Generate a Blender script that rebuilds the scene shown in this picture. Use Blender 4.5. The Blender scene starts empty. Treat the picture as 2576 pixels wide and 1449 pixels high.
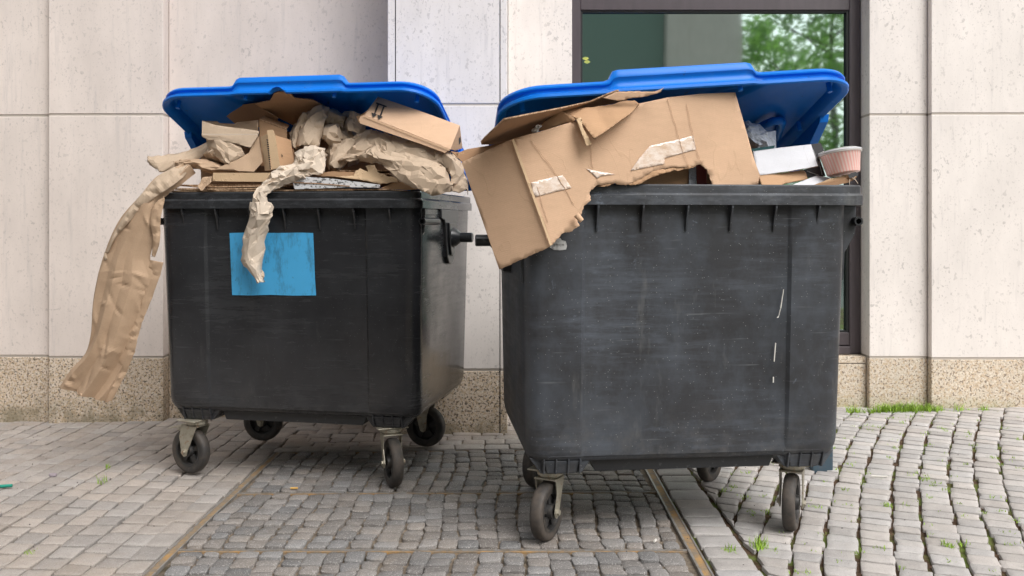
import bpy, bmesh, math, random
import numpy as np
from mathutils import Vector, Matrix
from mathutils.geometry import delaunay_2d_cdt
R = math.radians
scene = bpy.context.scene
COL = scene.collection

# ---------------------------------------------------------------- camera, sky, sun
F, CX, CY, H = 2250.0, 1288.0, 560.0, 1.1          # focal length and horizon in a 2576 px wide frame
cd = bpy.data.cameras.new("camera"); cam = bpy.data.objects.new("camera", cd); COL.objects.link(cam)
cam.location = (0, 0, H); cam.rotation_euler = (R(90), 0, 0)
cd.sensor_width = 36; cd.lens = F / 2576 * 36; cd.shift_y = -(724.5 - CY) / 2576
cd.clip_start = .05; cd.clip_end = 500
scene.camera = cam
SUN = Vector((.50, -.75, .95)).normalized()
w = bpy.data.worlds.new("World"); scene.world = w; w.use_nodes = True
nt = w.node_tree; bg = nt.nodes['Background']
sky = nt.nodes.new('ShaderNodeTexSky'); sky.sky_type = 'NISHITA'; sky.sun_disc = False
sky.sun_elevation = math.asin(SUN.z); sky.sun_rotation = math.atan2(SUN.x, SUN.y)
sky.dust_density = 4.0; sky.air_density = 1.2
hs = nt.nodes.new('ShaderNodeHueSaturation'); hs.inputs['Saturation'].default_value = .03
nt.links.new(sky.outputs[0], hs.inputs['Color']); nt.links.new(hs.outputs[0], bg.inputs[0])
bg.inputs[1].default_value = .15
sl = bpy.data.lights.new("sun", 'SUN'); sl.energy = 1.75; sl.angle = R(45); sl.color = (1, .96, .92)
so = bpy.data.objects.new("sun", sl); COL.objects.link(so)
so.rotation_euler = SUN.to_track_quat('Z', 'Y').to_euler(); so.location = (4, -4, 8)
scene.view_settings.view_transform = 'Standard'; scene.view_settings.look = 'None'
scene.view_settings.exposure = 0.44; scene.view_settings.gamma = 1

# ---------------------------------------------------------------- materials
def N(t, ty, **k):
    n = t.nodes.new(ty)
    for a, b in k.items():
        if a.startswith('i_'):
            n.inputs[a[2:].replace('_', ' ')].default_value = b
        else: setattr(n, a, b)
    return n
class Mat:
    def __init__(s, name, color=(.5, .5, .5), rough=.6, coord='Object', spec=.5):
        s.m = bpy.data.materials.new(name); s.m.use_nodes = True; s.t = s.m.node_tree
        s.b = s.t.nodes['Principled BSDF']; s.b.inputs['Roughness'].default_value = rough
        s.b.inputs['Specular IOR Level'].default_value = spec
        s.tc = N(s.t, 'ShaderNodeNewGeometry').outputs['Position'] if coord == 'World' else N(s.t, 'ShaderNodeTexCoord').outputs['Object']
        s.c = N(s.t, 'ShaderNodeRGB'); s.c.outputs[0].default_value = (*color, 1); s.c = s.c.outputs[0]
        s.h = None
        s.t.links.new(s.c, s.b.inputs['Base Color'])
    def L(s, a, b): s.t.links.new(a, b)
    def map(s, scale=(1, 1, 1), rot=(0, 0, 0), loc=(0, 0, 0)):
        m = N(s.t, 'ShaderNodeMapping'); m.inputs['Scale'].default_value = scale; m.inputs['Rotation'].default_value = rot; m.inputs['Location'].default_value = loc
        s.L(s.tc, m.inputs[0]); return m.outputs[0]
    def noise(s, sc, det=3, rough=.5, scale=(1, 1, 1), rot=(0, 0, 0), loc=(0, 0, 0), dist=0):
        n = N(s.t, 'ShaderNodeTexNoise'); n.inputs['Scale'].default_value = sc; n.inputs['Detail'].default_value = det
        n.inputs['Roughness'].default_value = rough; n.inputs['Distortion'].default_value = dist
        s.L(s.map(scale, rot, loc), n.inputs['Vector']); return n.outputs['Fac']
    def vor(s, sc, feature='F1', out='Distance', rnd=1, scale=(1, 1, 1), rot=(0, 0, 0)):
        n = N(s.t, 'ShaderNodeTexVoronoi', feature=feature); n.inputs['Scale'].default_value = sc; n.inputs['Randomness'].default_value = rnd
        s.L(s.map(scale, rot), n.inputs['Vector']); return n.outputs[out]
    def ramp(s, fac, a, b, lo=0., hi=1.):
        n = N(s.t, 'ShaderNodeMapRange', clamp=True)
        n.inputs[1].default_value = a; n.inputs[2].default_value = b; n.inputs[3].default_value = lo; n.inputs[4].default_value = hi
        s.L(fac, n.inputs[0]); return n.outputs[0]
    def math(s, op, a, b=None):
        n = N(s.t, 'ShaderNodeMath', operation=op)
        for i, v in enumerate((a, b)):
            if v is None: continue
            if isinstance(v, (int, float)): n.inputs[i].default_value = v
            else: s.L(v, n.inputs[i])
        return n.outputs[0]
    def mix(s, fac, color, mode='MIX'):
        n = N(s.t, 'ShaderNodeMix', data_type='RGBA', blend_type=mode)
        if isinstance(fac, (int, float)): n.inputs[0].default_value = fac
        else: s.L(fac, n.inputs[0])
        s.L(s.c, n.inputs[6])
        if isinstance(color, tuple): n.inputs[7].default_value = (*color, 1)
        else: s.L(color, n.inputs[7])
        s.c = n.outputs[2]; s.L(s.c, s.b.inputs['Base Color']); return s
    def mul(s, fac, lo, hi):            # value variation: multiply colour by lo..hi
        g = s.ramp(fac, 0.3, .7, lo, hi)
        cb = N(s.t, 'ShaderNodeCombineColor')
        for i in range(3): s.L(g, cb.inputs[i])
        return s.mix(1.0, cb.outputs[0], 'MULTIPLY')
    def attr(s, name='tone'):
        a = N(s.t, 'ShaderNodeAttribute', attribute_name=name)
        return s.mix(1.0, a.outputs['Color'], 'MULTIPLY')
    def bump(s, h, strength=.3, dist=.002):
        n = N(s.t, 'ShaderNodeBump'); n.inputs['Strength'].default_value = strength; n.inputs['Distance'].default_value = dist
        s.L(h, n.inputs['Height'])
        if s.h: s.L(s.h, n.inputs['Normal'])
        s.h = n.outputs[0]; s.L(s.h, s.b.inputs['Normal']); return s
    def rough(s, fac, a, b, lo, hi):
        s.L(s.ramp(fac, a, b, lo, hi), s.b.inputs['Roughness']); return s
M = {}
def stone_mat(name, col, sp=.55):
    m = Mat(name, col, .75, 'World', .3)
    m.mul(m.noise(1.3, 4, .6), .93, 1.06)
    m.mul(m.noise(6, 5, .65, (1, 1, .35)), .93, 1.05)
    msk = m.noise(5, 2)
    v = m.noise(48, 2, .5, (1, 1, .75)); m.mix(m.math('MULTIPLY', m.ramp(v, .635, .67, 0, sp), m.ramp(msk, .35, .65, .2, 1)), (.30, .27, .255))
    v2 = m.noise(105, 2, .5, (1, 1, .7)); m.mix(m.math('MULTIPLY', m.ramp(v2, .63, .67, 0, sp * .9), m.ramp(msk, .3, .6, .35, 1)), (.36, .32, .30))
    m.mix(m.ramp(m.noise(9, 5, .7, (3, 3, .22), (0, .25, 0)), .56, .72, 0, .35), (.40, .37, .36))
    m.bump(v2, .12, .002); m.bump(m.noise(160, 3), .12, .001)
    return m
M['stone'] = stone_mat('limestone', (.675, .597, .548), .45).m
M['stone_pale_lit'] = stone_mat('limestone_pale_lit', (.72, .665, .625), .45).m  # same limestone, paler colour standing in for the stronger light
def granite(name, base, dark, yel):
    m = Mat(name, base, .7, 'World', .3)
    m.mix(m.ramp(m.noise(60, 2), .48, .58, 0, .75), yel)
    m.mix(m.ramp(m.noise(95, 2, .5, loc=(3, 1, 2)), .56, .62, 0, .6), (.74, .68, .60))
    m.mix(m.ramp(m.noise(82, 2, .6, loc=(7, 5, 1)), .565, .61, 0, .92), dark)
    m.mix(m.ramp(m.noise(150, 2, .6, loc=(1, 9, 4)), .6, .65, 0, .7), dark)
    m.mul(m.noise(2.2, 4), .88, 1.08)
    zz = N(m.t, 'ShaderNodeSeparateXYZ'); m.L(m.tc, zz.inputs[0])
    m.mix(m.math('MULTIPLY', m.ramp(zz.outputs[2], 0, .12, .8, 0), m.ramp(m.noise(8, 5, .7), .4, .62)), (.20, .17, .11) if dark[0] < .1 else (.26, .27, .13))
    m.bump(m.noise(90, 3, .7), .5, .004)
    return m
M['plinth'] = granite('granite_ochre', (.64, .53, .42), (.085, .065, .05), (.50, .37, .235)).m
M['plinth_pale'] = granite('granite_pale', (.60, .52, .42), (.22, .17, .13), (.52, .39, .26)).m
M['mortar'] = Mat('mortar', (.42, .37, .32), .9).m
M['gapdark'] = Mat('joint_black', (.02, .02, .02), .9).m
m = Mat('window_frame', (.072, .058, .064), .38, 'World'); m.mul(m.noise(30, 3, .6, (1, 1, .2)), .9, 1.1); M['frame'] = m.m
M['gasket'] = Mat('gasket', (.01, .01, .01), .6).m

def plastic(name, base, scuff, amt, r0=.3):
    m = Mat(name, base, r0, 'Object', .5)
    big = m.noise(2.4, 3, .6)
    m.mul(m.noise(3.5, 4, .6), .82, 1.25)
    up = m.ramp(big, .40, .66, 0, 1)
    s1 = m.noise(9, 6, .75, (.8, .8, 3.2)); s2 = m.noise(7, 7, .8, (.45, .45, 5), loc=(3, 2, 5)); s3 = m.noise(18, 5, .72, (1, 1, .8), dist=.6)
    m.mix(m.math('MULTIPLY', m.ramp(s2, .46, .76, 0, .75 * amt), up), scuff)
    m.mix(m.ramp(m.noise(5, 5, .7, (1, 1, .7), loc=(8, 3, 3)), .42, .7, 0, .35 * amt), scuff)
    gz_ = N(m.t, 'ShaderNodeSeparateXYZ'); m.L(m.tc, gz_.inputs[0]); m.mix(m.math('MULTIPLY', m.ramp(gz_.outputs[2], .28, .50, .6 * amt, 0), m.ramp(m.noise(12, 6, .75), .48, .72)), (.11, .105, .10))
    m.mix(m.math('MULTIPLY', m.ramp(gz_.outputs[2], 1.13, 1.16, 0, .5 * min(1, amt)), m.ramp(m.noise(22, 5, .75, (.6, 1, 1.5)), .48, .72)), (.13, .14, .155))
    m.mix(m.math('MULTIPLY', m.ramp(s1, .54, .74, 0, .6 * amt), m.ramp(m.noise(4, 3, loc=(9, 1, 1)), .42, .6)), scuff)
    m.mix(m.ramp(s3, .66, .74, 0, .6 * amt), tuple(c * 1.5 for c in scuff))
    m.mix(m.math('MULTIPLY', m.ramp(m.noise(9, 5, .7, (1, 1, .25), loc=(4, 4, 4)), .58, .75, 0, .35 * amt), m.ramp(m.noise(3, 2, loc=(2, 8, 1)), .45, .6)), (.18, .18, .17))
    # fine hairline scratches at a few angles and speckles
    for k, (a, sc) in enumerate(((.18, 60), (-.25, 70), (1.2, 55), (-1.05, 60))):
        h = m.noise(sc, 2, .5, (.045, .045, 1.0), (0, a, 0), (k * 3., 0, k * 2.))
        m.mix(m.math('MULTIPLY', m.ramp(h, .70, .735, 0, .32 * amt), m.ramp(m.noise(7, 2, loc=(k * 5., 2, 1)), .5, .6)), (.15, .16, .17))
    m.mix(m.ramp(m.vor(75), .06, .10, .75 * min(1, amt), 0), (.33, .34, .33))
    m.rough(m.math('MULTIPLY', s2, big), .15, .4, r0, r0 + .22)
    m.bump(m.noise(3.2, 2), .25, .02); m.bump(m.noise(220, 2), .08, .0006)
    return m
M['plastic_worn'] = plastic('grey_plastic_worn', (.030, .031, .035), (.095, .112, .138), 1.25, .38).m
M['plastic'] = plastic('grey_plastic', (.019, .0195, .022), (.075, .08, .086), .45, .15).m
m = Mat('black_plastic', (.018, .019, .021), .3); m.mix(m.ramp(m.noise(40, 4, .7), .6, .7, 0, .35), (.15, .15, .15)); M['black'] = m.m
m = Mat('blue_plastic', (.002, .165, .66), .36, spec=.25); m.mul(m.noise(3, 3), .92, 1.08)
m.mix(m.ramp(m.noise(55, 4, .75, (.4, 1, 1)), .66, .74, 0, .4), (.25, .42, .75)); m.mix(m.ramp(m.noise(26, 3, .6), .70, .74, 0, .5), (.05, .07, .12)); m.bump(m.noise(6, 2), .12, .01)
m.mix(m.ramp(m.noise(5, 5, .7), .55, .75, 0, .22), (.03, .10, .28)); m.mix(m.ramp(m.noise(8, 6, .8, loc=(3, 3, 3)), .52, .74, 0, .14), (.16, .30, .50)); M['blue'] = m.m

def cardboard(name, base, seed=0., wr=.10, lines=True):
    m = Mat(name, base, .8, 'Object', .2)
    m.mul(m.noise(4, 4, .6, loc=(seed, 0, 0)), .93, 1.05); m.mul(m.noise(380, 2), .95, 1.04)
    m.mul(m.noise(30, 4, .7, (.25, 1, 1.6), (0, .5, 0)), .96, 1.035)
    # creases: thin ridges
    n = m.noise(3.2, 3, .55, dist=1.0, loc=(seed, seed, 0)); r = m.math('ABSOLUTE', m.math('SUBTRACT', n, .5))
    cr = m.ramp(r, 0, .006, 1, 0); m.bump(cr, wr, .004)
    m.mix(m.math('MULTIPLY', cr, .12), (.30, .18, .10))
    n2 = m.noise(2.1, 2, .5, (1, 1, 1), loc=(seed + 4, 2, 1)); r2 = m.ramp(m.math('ABSOLUTE', m.math('SUBTRACT', n2, .47)), 0, .005, 1, 0); m.bump(r2, wr * .5, .002)
    if lines:
        wv = N(m.t, 'ShaderNodeTexWave', wave_type='BANDS'); wv.inputs['Scale'].default_value = 48; wv.inputs['Distortion'].default_value = .4
        m.L(m.map(rot=(0, R(108), 0)), wv.inputs['Vector']); m.bump(wv.outputs[1], .10, .0012)
    m.bump(m.noise(9, 3, .6), .15, .008)
    return m
M['card'] = cardboard('cardboard', (.60, .40, .265)).m
M['card_b'] = cardboard('cardboard_tan', (.47, .29, .17), 3).m
M['card_dark'] = cardboard('cardboard_dark', (.34, .20, .115), 6).m
M['card_cream'] = cardboard('cardboard_cream', (.60, .43, .27), 9, .3, False).m
M['card_white'] = cardboard('card_white', (.62, .62, .65), 2, .3, False).m
m = Mat('cardboard_edge', (.26, .16, .095), .9, 'Object', .1); m.mix(m.ramp(m.noise(150, 1), .45, .55, 0, .9), (.50, .34, .22)); M['edge'] = m.m
def kraft(name, base, seed=0.):
    m = Mat(name, base, .72, 'Object', .25)
    m.mul(m.noise(5, 4, loc=(seed, 0, 0)), .94, 1.05); m.mul(m.noise(160, 2), .96, 1.03)
    m.mix(m.ramp(m.noise(130, 2, .6), .68, .74, 0, .4), (.25, .17, .11))
    m.bump(m.vor(34, 'F1', 'Distance'), .14, .004); m.bump(m.vor(13, 'F1', 'Distance'), .16, .012)
    return m
M['kraft'] = kraft('kraft_paper', (.47, .362, .265)).m
M['kraft_brown'] = kraft('kraft_paper_brown', (.43, .30, .20), 4).m  # base darkened for the shade on the hanging sheet
M['kraft_pale'] = kraft('kraft_paper_pale', (.62, .52, .42), 8).m
def stones(name, base, speck, warm):
    m = Mat(name, base, .8, 'World', .3); m.attr()
    m.mul(m.noise(14, 4, .6), .90, 1.08)
    m.mix(m.ramp(m.noise(260, 2, .6), .56, .64, 0, speck), (.13, .125, .12))
    m.mix(m.ramp(m.noise(230, 2, .6, loc=(4, 4, 4)), .58, .66, 0, speck * .8), (.62, .59, .56))
    m.mix(m.ramp(m.noise(4, 4, .7, loc=(1, 2, 3)), .52, .72, 0, warm), (.34, .27, .20))
    m.bump(m.noise(60, 4, .7), .55, .005); m.bump(m.noise(300, 2), .3, .001)
    return m.m
M['sett_left'] = stones('setts_beige', (.37, .33, .30), .45, .3)
M['sett_mid'] = stones('setts_granite', (.215, .20, .19), .75, .25)
M['sett_right'] = stones('setts_pale', (.44, .412, .395), .35, .12)
def jointmat(name, base, green, sand, ga):
    m = Mat(name, base, .95, 'World', .1)
    m.mix(m.ramp(m.noise(30, 4, .7), .42, .6, 0, .8), sand)
    m.mix(m.ramp(m.noise(5, 5, .7, loc=(2, 2, 2)), .62 - ga, .72 - ga, 0, .85), green)
    m.bump(m.noise(120, 4, .7), .8, .006); return m.m
M['joint_left'] = jointmat('joint_grit', (.05, .044, .038), (.10, .11, .045), (.15, .125, .095), 0.)
M['joint_right'] = jointmat('joint_mossy', (.07, .045, .03), (.14, .19, .045), (.14, .09, .06), .13)
M['joint_mid'] = jointmat('joint_sand', (.17, .14, .11), (.07, .06, .04), (.30, .24, .18), .05)
m = Mat('steel', (.30, .29, .28), .55, 'World'); m.mix(m.ramp(m.noise(25, 4, .7), .45, .62, 0, .7), (.22, .17, .12)); m.b.inputs['Metallic'].default_value = .3; M['steel'] = m.m
m = Mat('rusty_fill', (.40, .235, .09), .9, 'World'); m.mix(m.ramp(m.noise(9, 6, .75), .40, .52, 0, .95), (.21, .17, .13)); m.mix(m.ramp(m.noise(50, 3), .5, .6, 0, .7), (.32, .22, .12)); m.bump(m.noise(90, 3), .6, .004); M['rust'] = m.m
m = Mat('zinc', (.40, .37, .30), .5); m.b.inputs['Metallic'].default_value = .55; m.mix(m.ramp(m.noise(18, 4, .7), .5, .7, 0, .75), (.22, .19, .14)); m.mix(m.ramp(m.noise(45, 3, .7), .6, .68, 0, .6), (.28, .12, .05)); M['zinc'] = m.m
m = Mat('rubber', (.035, .032, .03), .65); m.mix(m.ramp(m.noise(12, 5, .7), .42, .62, 0, .75), (.095, .075, .06)); m.bump(m.noise(60, 3), .3, .003); M['rubber'] = m.m
m = Mat('wheel_hub', (.028, .027, .027), .5); m.mix(m.ramp(m.noise(20, 4, .7), .5, .65, 0, .6), (.08, .065, .05)); M['hub'] = m.m
m = Mat('sticker_blue', (.06, .36, .66), .5); m.mul(m.noise(7, 4), .92, 1.07)
m.mix(m.ramp(m.noise(14, 6, .8, (1.2, 1, .35)), .52, .68, 0, .7), (.03, .09, .14)); m.mix(m.ramp(m.noise(40, 4, .8, (1, 1, .5)), .66, .72, 0, .8), (.03, .05, .06)); m.mix(m.ramp(m.noise(10, 4, .7, loc=(3, 0, 9)), .68, .72, 0, .6), (.20, .18, .12)); M['sticker'] = m.m
m = Mat('label_torn', (.55, .55, .54), .6); m.mix(m.ramp(m.noise(60, 5, .8), .45, .6, 0, .75), (.18, .18, .18)); M['label'] = m.m
M['ink'] = Mat('black_ink', (.025, .022, .02), .7).m
m = Mat('paint_drip', (.7, .67, .62), .5); M['white'] = m.m
m = Mat('packing_tape', (.62, .45, .33), .10, 'Object', .8); m.mix(m.ramp(m.noise(32, 5, .75, (1, 1, 2)), .36, .6, 0, .8), (.80, .70, .63)); m.bump(m.noise(45, 4, .7, (1, 1, 2)), .35, .003); M['tape'] = m.m  # pale noise paints the film's highlights into the colour
m = Mat('printed_card', (.62, .62, .63), .7); a = m.noise(55, 3, .6, (1, 1, 1.8)); m.mix(m.ramp(a, .52, .56, 0, .9), (.06, .06, .06)); m.mix(m.ramp(m.noise(6, 2, .5, (1, 1, 9)), .5, .6, 0, .6), (.66, .64, .64)); M['print'] = m.m
m = Mat('plastic_bag', (.50, .54, .62), .3); m.bump(m.noise(22, 4, .7), .9, .02); M['bag'] = m.m
M['teal'] = Mat('teal_card', (.01, .09, .10), .5).m
m = Mat('dark_box', (.055, .055, .06), .3); m.mix(m.ramp(m.noise(14, 4, .7), .6, .7, 0, .4), (.2, .2, .21)); M['darkbox'] = m.m
M['redpaper'] = Mat('red_print', (.22, .045, .04), .6).m
m = Mat('post_paint', (.045, .075, .10), .5, 'World'); m.mix(m.ramp(m.noise(50, 4, .7), .62, .68, 0, .8), (.16, .10, .07)); M['post'] = m.m
m = Mat('grass', (.27, .43, .045), .6); m.mul(m.noise(6, 2), .75, 1.25); M['grass'] = m.m
m = Mat('leaf', (.13, .28, .08), .5); m.mul(m.noise(1.2, 3), .6, 1.4); tl_ = N(m.t, 'ShaderNodeBsdfTranslucent'); tl_.inputs[0].default_value = (.30, .50, .12, 1); ms_ = N(m.t, 'ShaderNodeMixShader'); ms_.inputs[0].default_value = .5; m.L(m.b.outputs[0], ms_.inputs[1]); m.L(tl_.outputs[0], ms_.inputs[2]); m.L(ms_.outputs[0], m.t.nodes['Material Output'].inputs[0]); M['leaf'] = m.m
M['bark'] = Mat('bark', (.10, .08, .06), .9).m
M['asphalt'] = Mat('asphalt', (.10, .10, .10), .9, 'World').m
m = Mat('lid_clear', (.72, .74, .72), .12); m.b.inputs['Alpha'].default_value = .55; M['clear'] = m.m
m = Mat('pink_stripes', (.90, .47, .42), .4)
sp_ = N(m.t, 'ShaderNodeSeparateXYZ'); m.L(m.tc, sp_.inputs[0])
at = m.math('ARCTAN2', sp_.outputs[1], sp_.outputs[0]); at = m.math('ADD', m.math('MULTIPLY', at, 34.), m.math('MULTIPLY', sp_.outputs[2], 70.))
m.mix(m.ramp(m.math('SINE', at), -.2, .2, 0, .85), (.92, .72, .66)); M['pink'] = m.m
# window pane: transparent green glass plus mirror reflection
g = bpy.data.materials.new('window_glass'); g.use_nodes = True; t = g.node_tree; t.nodes.remove(t.nodes['Principled BSDF'])
tr = N(t, 'ShaderNodeBsdfTransparent'); tr.inputs[0].default_value = (.45, .68, .60, 1)
gl = N(t, 'ShaderNodeBsdfGlossy'); gl.inputs['Roughness'].default_value = .03; gl.inputs[0].default_value = (.80, .98, .93, 1)
mx = N(t, 'ShaderNodeMixShader'); mx.inputs[0].default_value = .70
nz = N(t, 'ShaderNodeTexNoise'); nz.inputs['Scale'].default_value = 2.2; bp = N(t, 'ShaderNodeBump'); bp.inputs['Strength'].default_value = .05; bp.inputs['Distance'].default_value = .05
t.links.new(nz.outputs[0], bp.inputs['Height']); t.links.new(bp.outputs[0], gl.inputs['Normal'])
t.links.new(tr.outputs[0], mx.inputs[1]); t.links.new(gl.outputs[0], mx.inputs[2]); t.links.new(mx.outputs[0], t.nodes['Material Output'].inputs[0]); M['glass'] = g
M['room'] = Mat('room_wall', (.34, .50, .45), .8).m; M['facade'] = Mat('dark_facade', (.20, .28, .25), .6).m
m = Mat('lamp_glow', (1, .7, .2), .5); m.b.inputs['Emission Color'].default_value = (1, .72, .15, 1); m.b.inputs['Emission Strength'].default_value = 2.2; M['lamp'] = m.m

# ---------------------------------------------------------------- mesh helpers
def mesh(name, V, Fc, mat, smooth=False):
    me = bpy.data.meshes.new(name); me.from_pydata([tuple(v) for v in V], [], [tuple(f) for f in Fc])
    for mm in (mat if isinstance(mat, (list, tuple)) else [mat]): me.materials.append(M[mm] if isinstance(mm, str) else mm)
    if smooth: me.polygons.foreach_set('use_smooth', [True] * len(me.polygons))
    me.update(); return me
def obj(name, V, Fc, mat, parent=None, smooth=False, loc=None):
    o = bpy.data.objects.new(name, mesh(name, V, Fc, mat, smooth)); COL.objects.link(o)
    if parent is not None: o.parent = parent
    if loc is not None: o.location = loc
    return o
def objw(name, V, Fc, mat, parent=None, smooth=False):
    """world-space vertices; origin at base centre (or relative to an unrotated parent)"""
    A = np.array([tuple(v) for v in V], float)
    if parent is not None:
        p = Vector((0, 0, 0)); q = parent
        while q is not None: p += q.location; q = q.parent
        return obj(name, A - np.array(p), Fc, mat, parent, smooth)
    c = np.array([(A[:, 0].min() + A[:, 0].max()) / 2, (A[:, 1].min() + A[:, 1].max()) / 2, A[:, 2].min()])
    return obj(name, A - c, Fc, mat, None, smooth, tuple(c))
def empty(name, loc=(0, 0, 0), rz=0):
    o = bpy.data.objects.new(name, None); COL.objects.link(o); o.location = loc; o.rotation_euler = (0, 0, rz); o.empty_display_size = .1; return o
def tag(o, label=None, cat=None, group=None, kind=None):
    if label: o['label'] = label
    if cat: o['category'] = cat
    if group: o['group'] = group
    if kind: o['kind'] = kind
    return o
class MB:
    def __init__(s): s.V = []; s.F = []
    def add(s, V, Fc):
        n = len(s.V); s.V += [tuple(v) for v in V]; s.F += [tuple(i + n for i in f) for f in Fc]; return s
    def box(s, x0, x1, y0, y1, z0, z1, c=0.0):
        if c <= 0:
            V = [(x, y, z) for z in (z0, z1) for x, y in ((x0, y0), (x1, y0), (x1, y1), (x0, y1))]
            return s.add(V, [(0, 3, 2, 1), (4, 5, 6, 7), (0, 1, 5, 4), (1, 2, 6, 5), (2, 3, 7, 6), (3, 0, 4, 7)])
        def ring(i, z):
            a, b, d, e = x0 + i, x1 - i, y0 + i, y1 - i
            k = c - i if c - i > 0 else 0
            return [(a + k, d, z), (b - k, d, z), (b, d + k, z), (b, e - k, z), (b - k, e, z), (a + k, e, z), (a, e - k, z), (a, d + k, z)]
        L = [ring(c * .95, z0), ring(0, z0 + c), ring(0, z1 - c), ring(c * .95, z1)]
        return s.loft(L, True, True)
    def loft(s, rings, cap0=False, cap1=False, closed=True, flip=False):
        n = len(rings[0]); V = [p for r in rings for p in r]; Fc = []
        for i in range(len(rings) - 1):
            for j in range(n if closed else n - 1):
                k = (j + 1) % n; Fc.append((i * n + j, i * n + k, (i + 1) * n + k, (i + 1) * n + j))
        if cap0: Fc.append(tuple(reversed(range(n))))
        if cap1: Fc.append(tuple(range((len(rings) - 1) * n, len(rings) * n)))
        if flip: Fc = [tuple(reversed(f)) for f in Fc]
        return s.add(V, Fc)
    def tube(s, pts, rads, seg=12, cap=True):
        pts = [Vector(p) for p in pts]; rings = []
        if not isinstance(rads, (list, tuple)): rads = [rads] * len(pts)
        up = None
        for i, p in enumerate(pts):
            d = (pts[min(i + 1, len(pts) - 1)] - pts[max(i - 1, 0)]).normalized()
            if up is None: up = Vector((0, 0, 1)) if abs(d.z) < .9 else Vector((1, 0, 0))
            a = d.cross(up).normalized(); b = a.cross(d).normalized(); up = b
            rings.append([p + (a * math.cos(t) + b * math.sin(t)) * rads[i] for t in [2 * math.pi * k / seg for k in range(seg)]])
        return s.loft(rings, cap, cap)
    def prism(s, poly, x0, x1, axis='x'):
        def P(a, b, c): return (c, a, b) if axis == 'x' else ((a, c, b) if axis == 'y' else (a, b, c))
        n = len(poly); V = [P(a, b, x0) for a, b in poly] + [P(a, b, x1) for a, b in poly]
        Fc = [(i, (i + 1) % n, n + (i + 1) % n, n + i) for i in range(n)] + [tuple(reversed(range(n))), tuple(range(n, 2 * n))]
        return s.add(V, Fc)
    def lathe(s, prof, seg=32, M4=None):
        rings = [[(r * math.cos(t), r * math.sin(t), z) for t in [2 * math.pi * k / seg for k in range(seg)]] for r, z in prof]
        if M4 is not None: rings = [[tuple(M4 @ Vector(p)) for p in r] for r in rings]
        return s.loft(rings)
    def build(s, name, mat, parent=None, smooth=False, bev=0, world=False):
        o = (objw if world else obj)(name, s.V, s.F, mat, parent, smooth)
        bm = bmesh.new(); bm.from_mesh(o.data); bmesh.ops.recalc_face_normals(bm, faces=bm.faces); bm.to_mesh(o.data); bm.free()
        if bev:
            b = o.modifiers.new('bevel', 'BEVEL'); b.width = bev; b.segments = 2; b.limit_method = 'ANGLE'; b.angle_limit = R(35); b.harden_normals = False
        return o
def autosmooth(o, ang=35):
    me = o.data; me.polygons.foreach_set('use_smooth', [True] * len(me.polygons)); me.set_sharp_from_angle(angle=R(ang)); return o
def P(px, py, Y): return Vector(((px - CX) / F * Y, Y, H + (CY - py) / F * Y))

# ================================================================ SETTING: ground
def sm(t): t = max(0., min(1., t)); return t * t * (3 - 2 * t)
def gz(x, y): return .018 * max(-3, min(3, x)) * sm((y - 3.1) / 1.9)
rng = random.Random(5)
V, Fc = [], []
xs = [-150, -40, -12] + [-6 + .5 * i for i in range(25)] + [12, 40, 150]; ys = [-150, -40, -14, -8, -4, 0, 1.5, 2, 2.5] + [2.8 + .2 * i for i in range(16)] + [6.5, 12, 40, 150]
for y in ys:
    for x in xs: V.append((x, y, gz(x, y) - .03))
n = len(xs)
for j in range(len(ys) - 1):
    for i in range(n - 1): Fc.append((j * n + i, j * n + i + 1, (j + 1) * n + i + 1, (j + 1) * n + i))
obj('ground', V, Fc, 'asphalt')['kind'] = 'structure'
def bed(name, x0, x1, y0, y1, mat, dz):
    V, Fc = [], []; nx, ny = 14, 20
    for j in range(ny + 1):
        for i in range(nx + 1):
            x = x0 + (x1 - x0) * i / nx; y = y0 + (y1 - y0) * j / ny; V.append((x, y, gz(x, y) + dz))
    for j in range(ny):
        for i in range(nx): a = j * (nx + 1) + i; Fc.append((a, a + 1, a + nx + 2, a + nx + 1))
    obj(name, V, Fc, mat)['kind'] = 'structure'
bed('joint_sand_left', -6, -1.18, -1, 5.4, 'joint_left', -.020)
bed('joint_sand_middle', -1.18, .62, -1, 5.4, 'joint_mid', -.011)
bed('joint_sand_right', .62, 6, -1, 5.4, 'joint_right', -.013)
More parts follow.
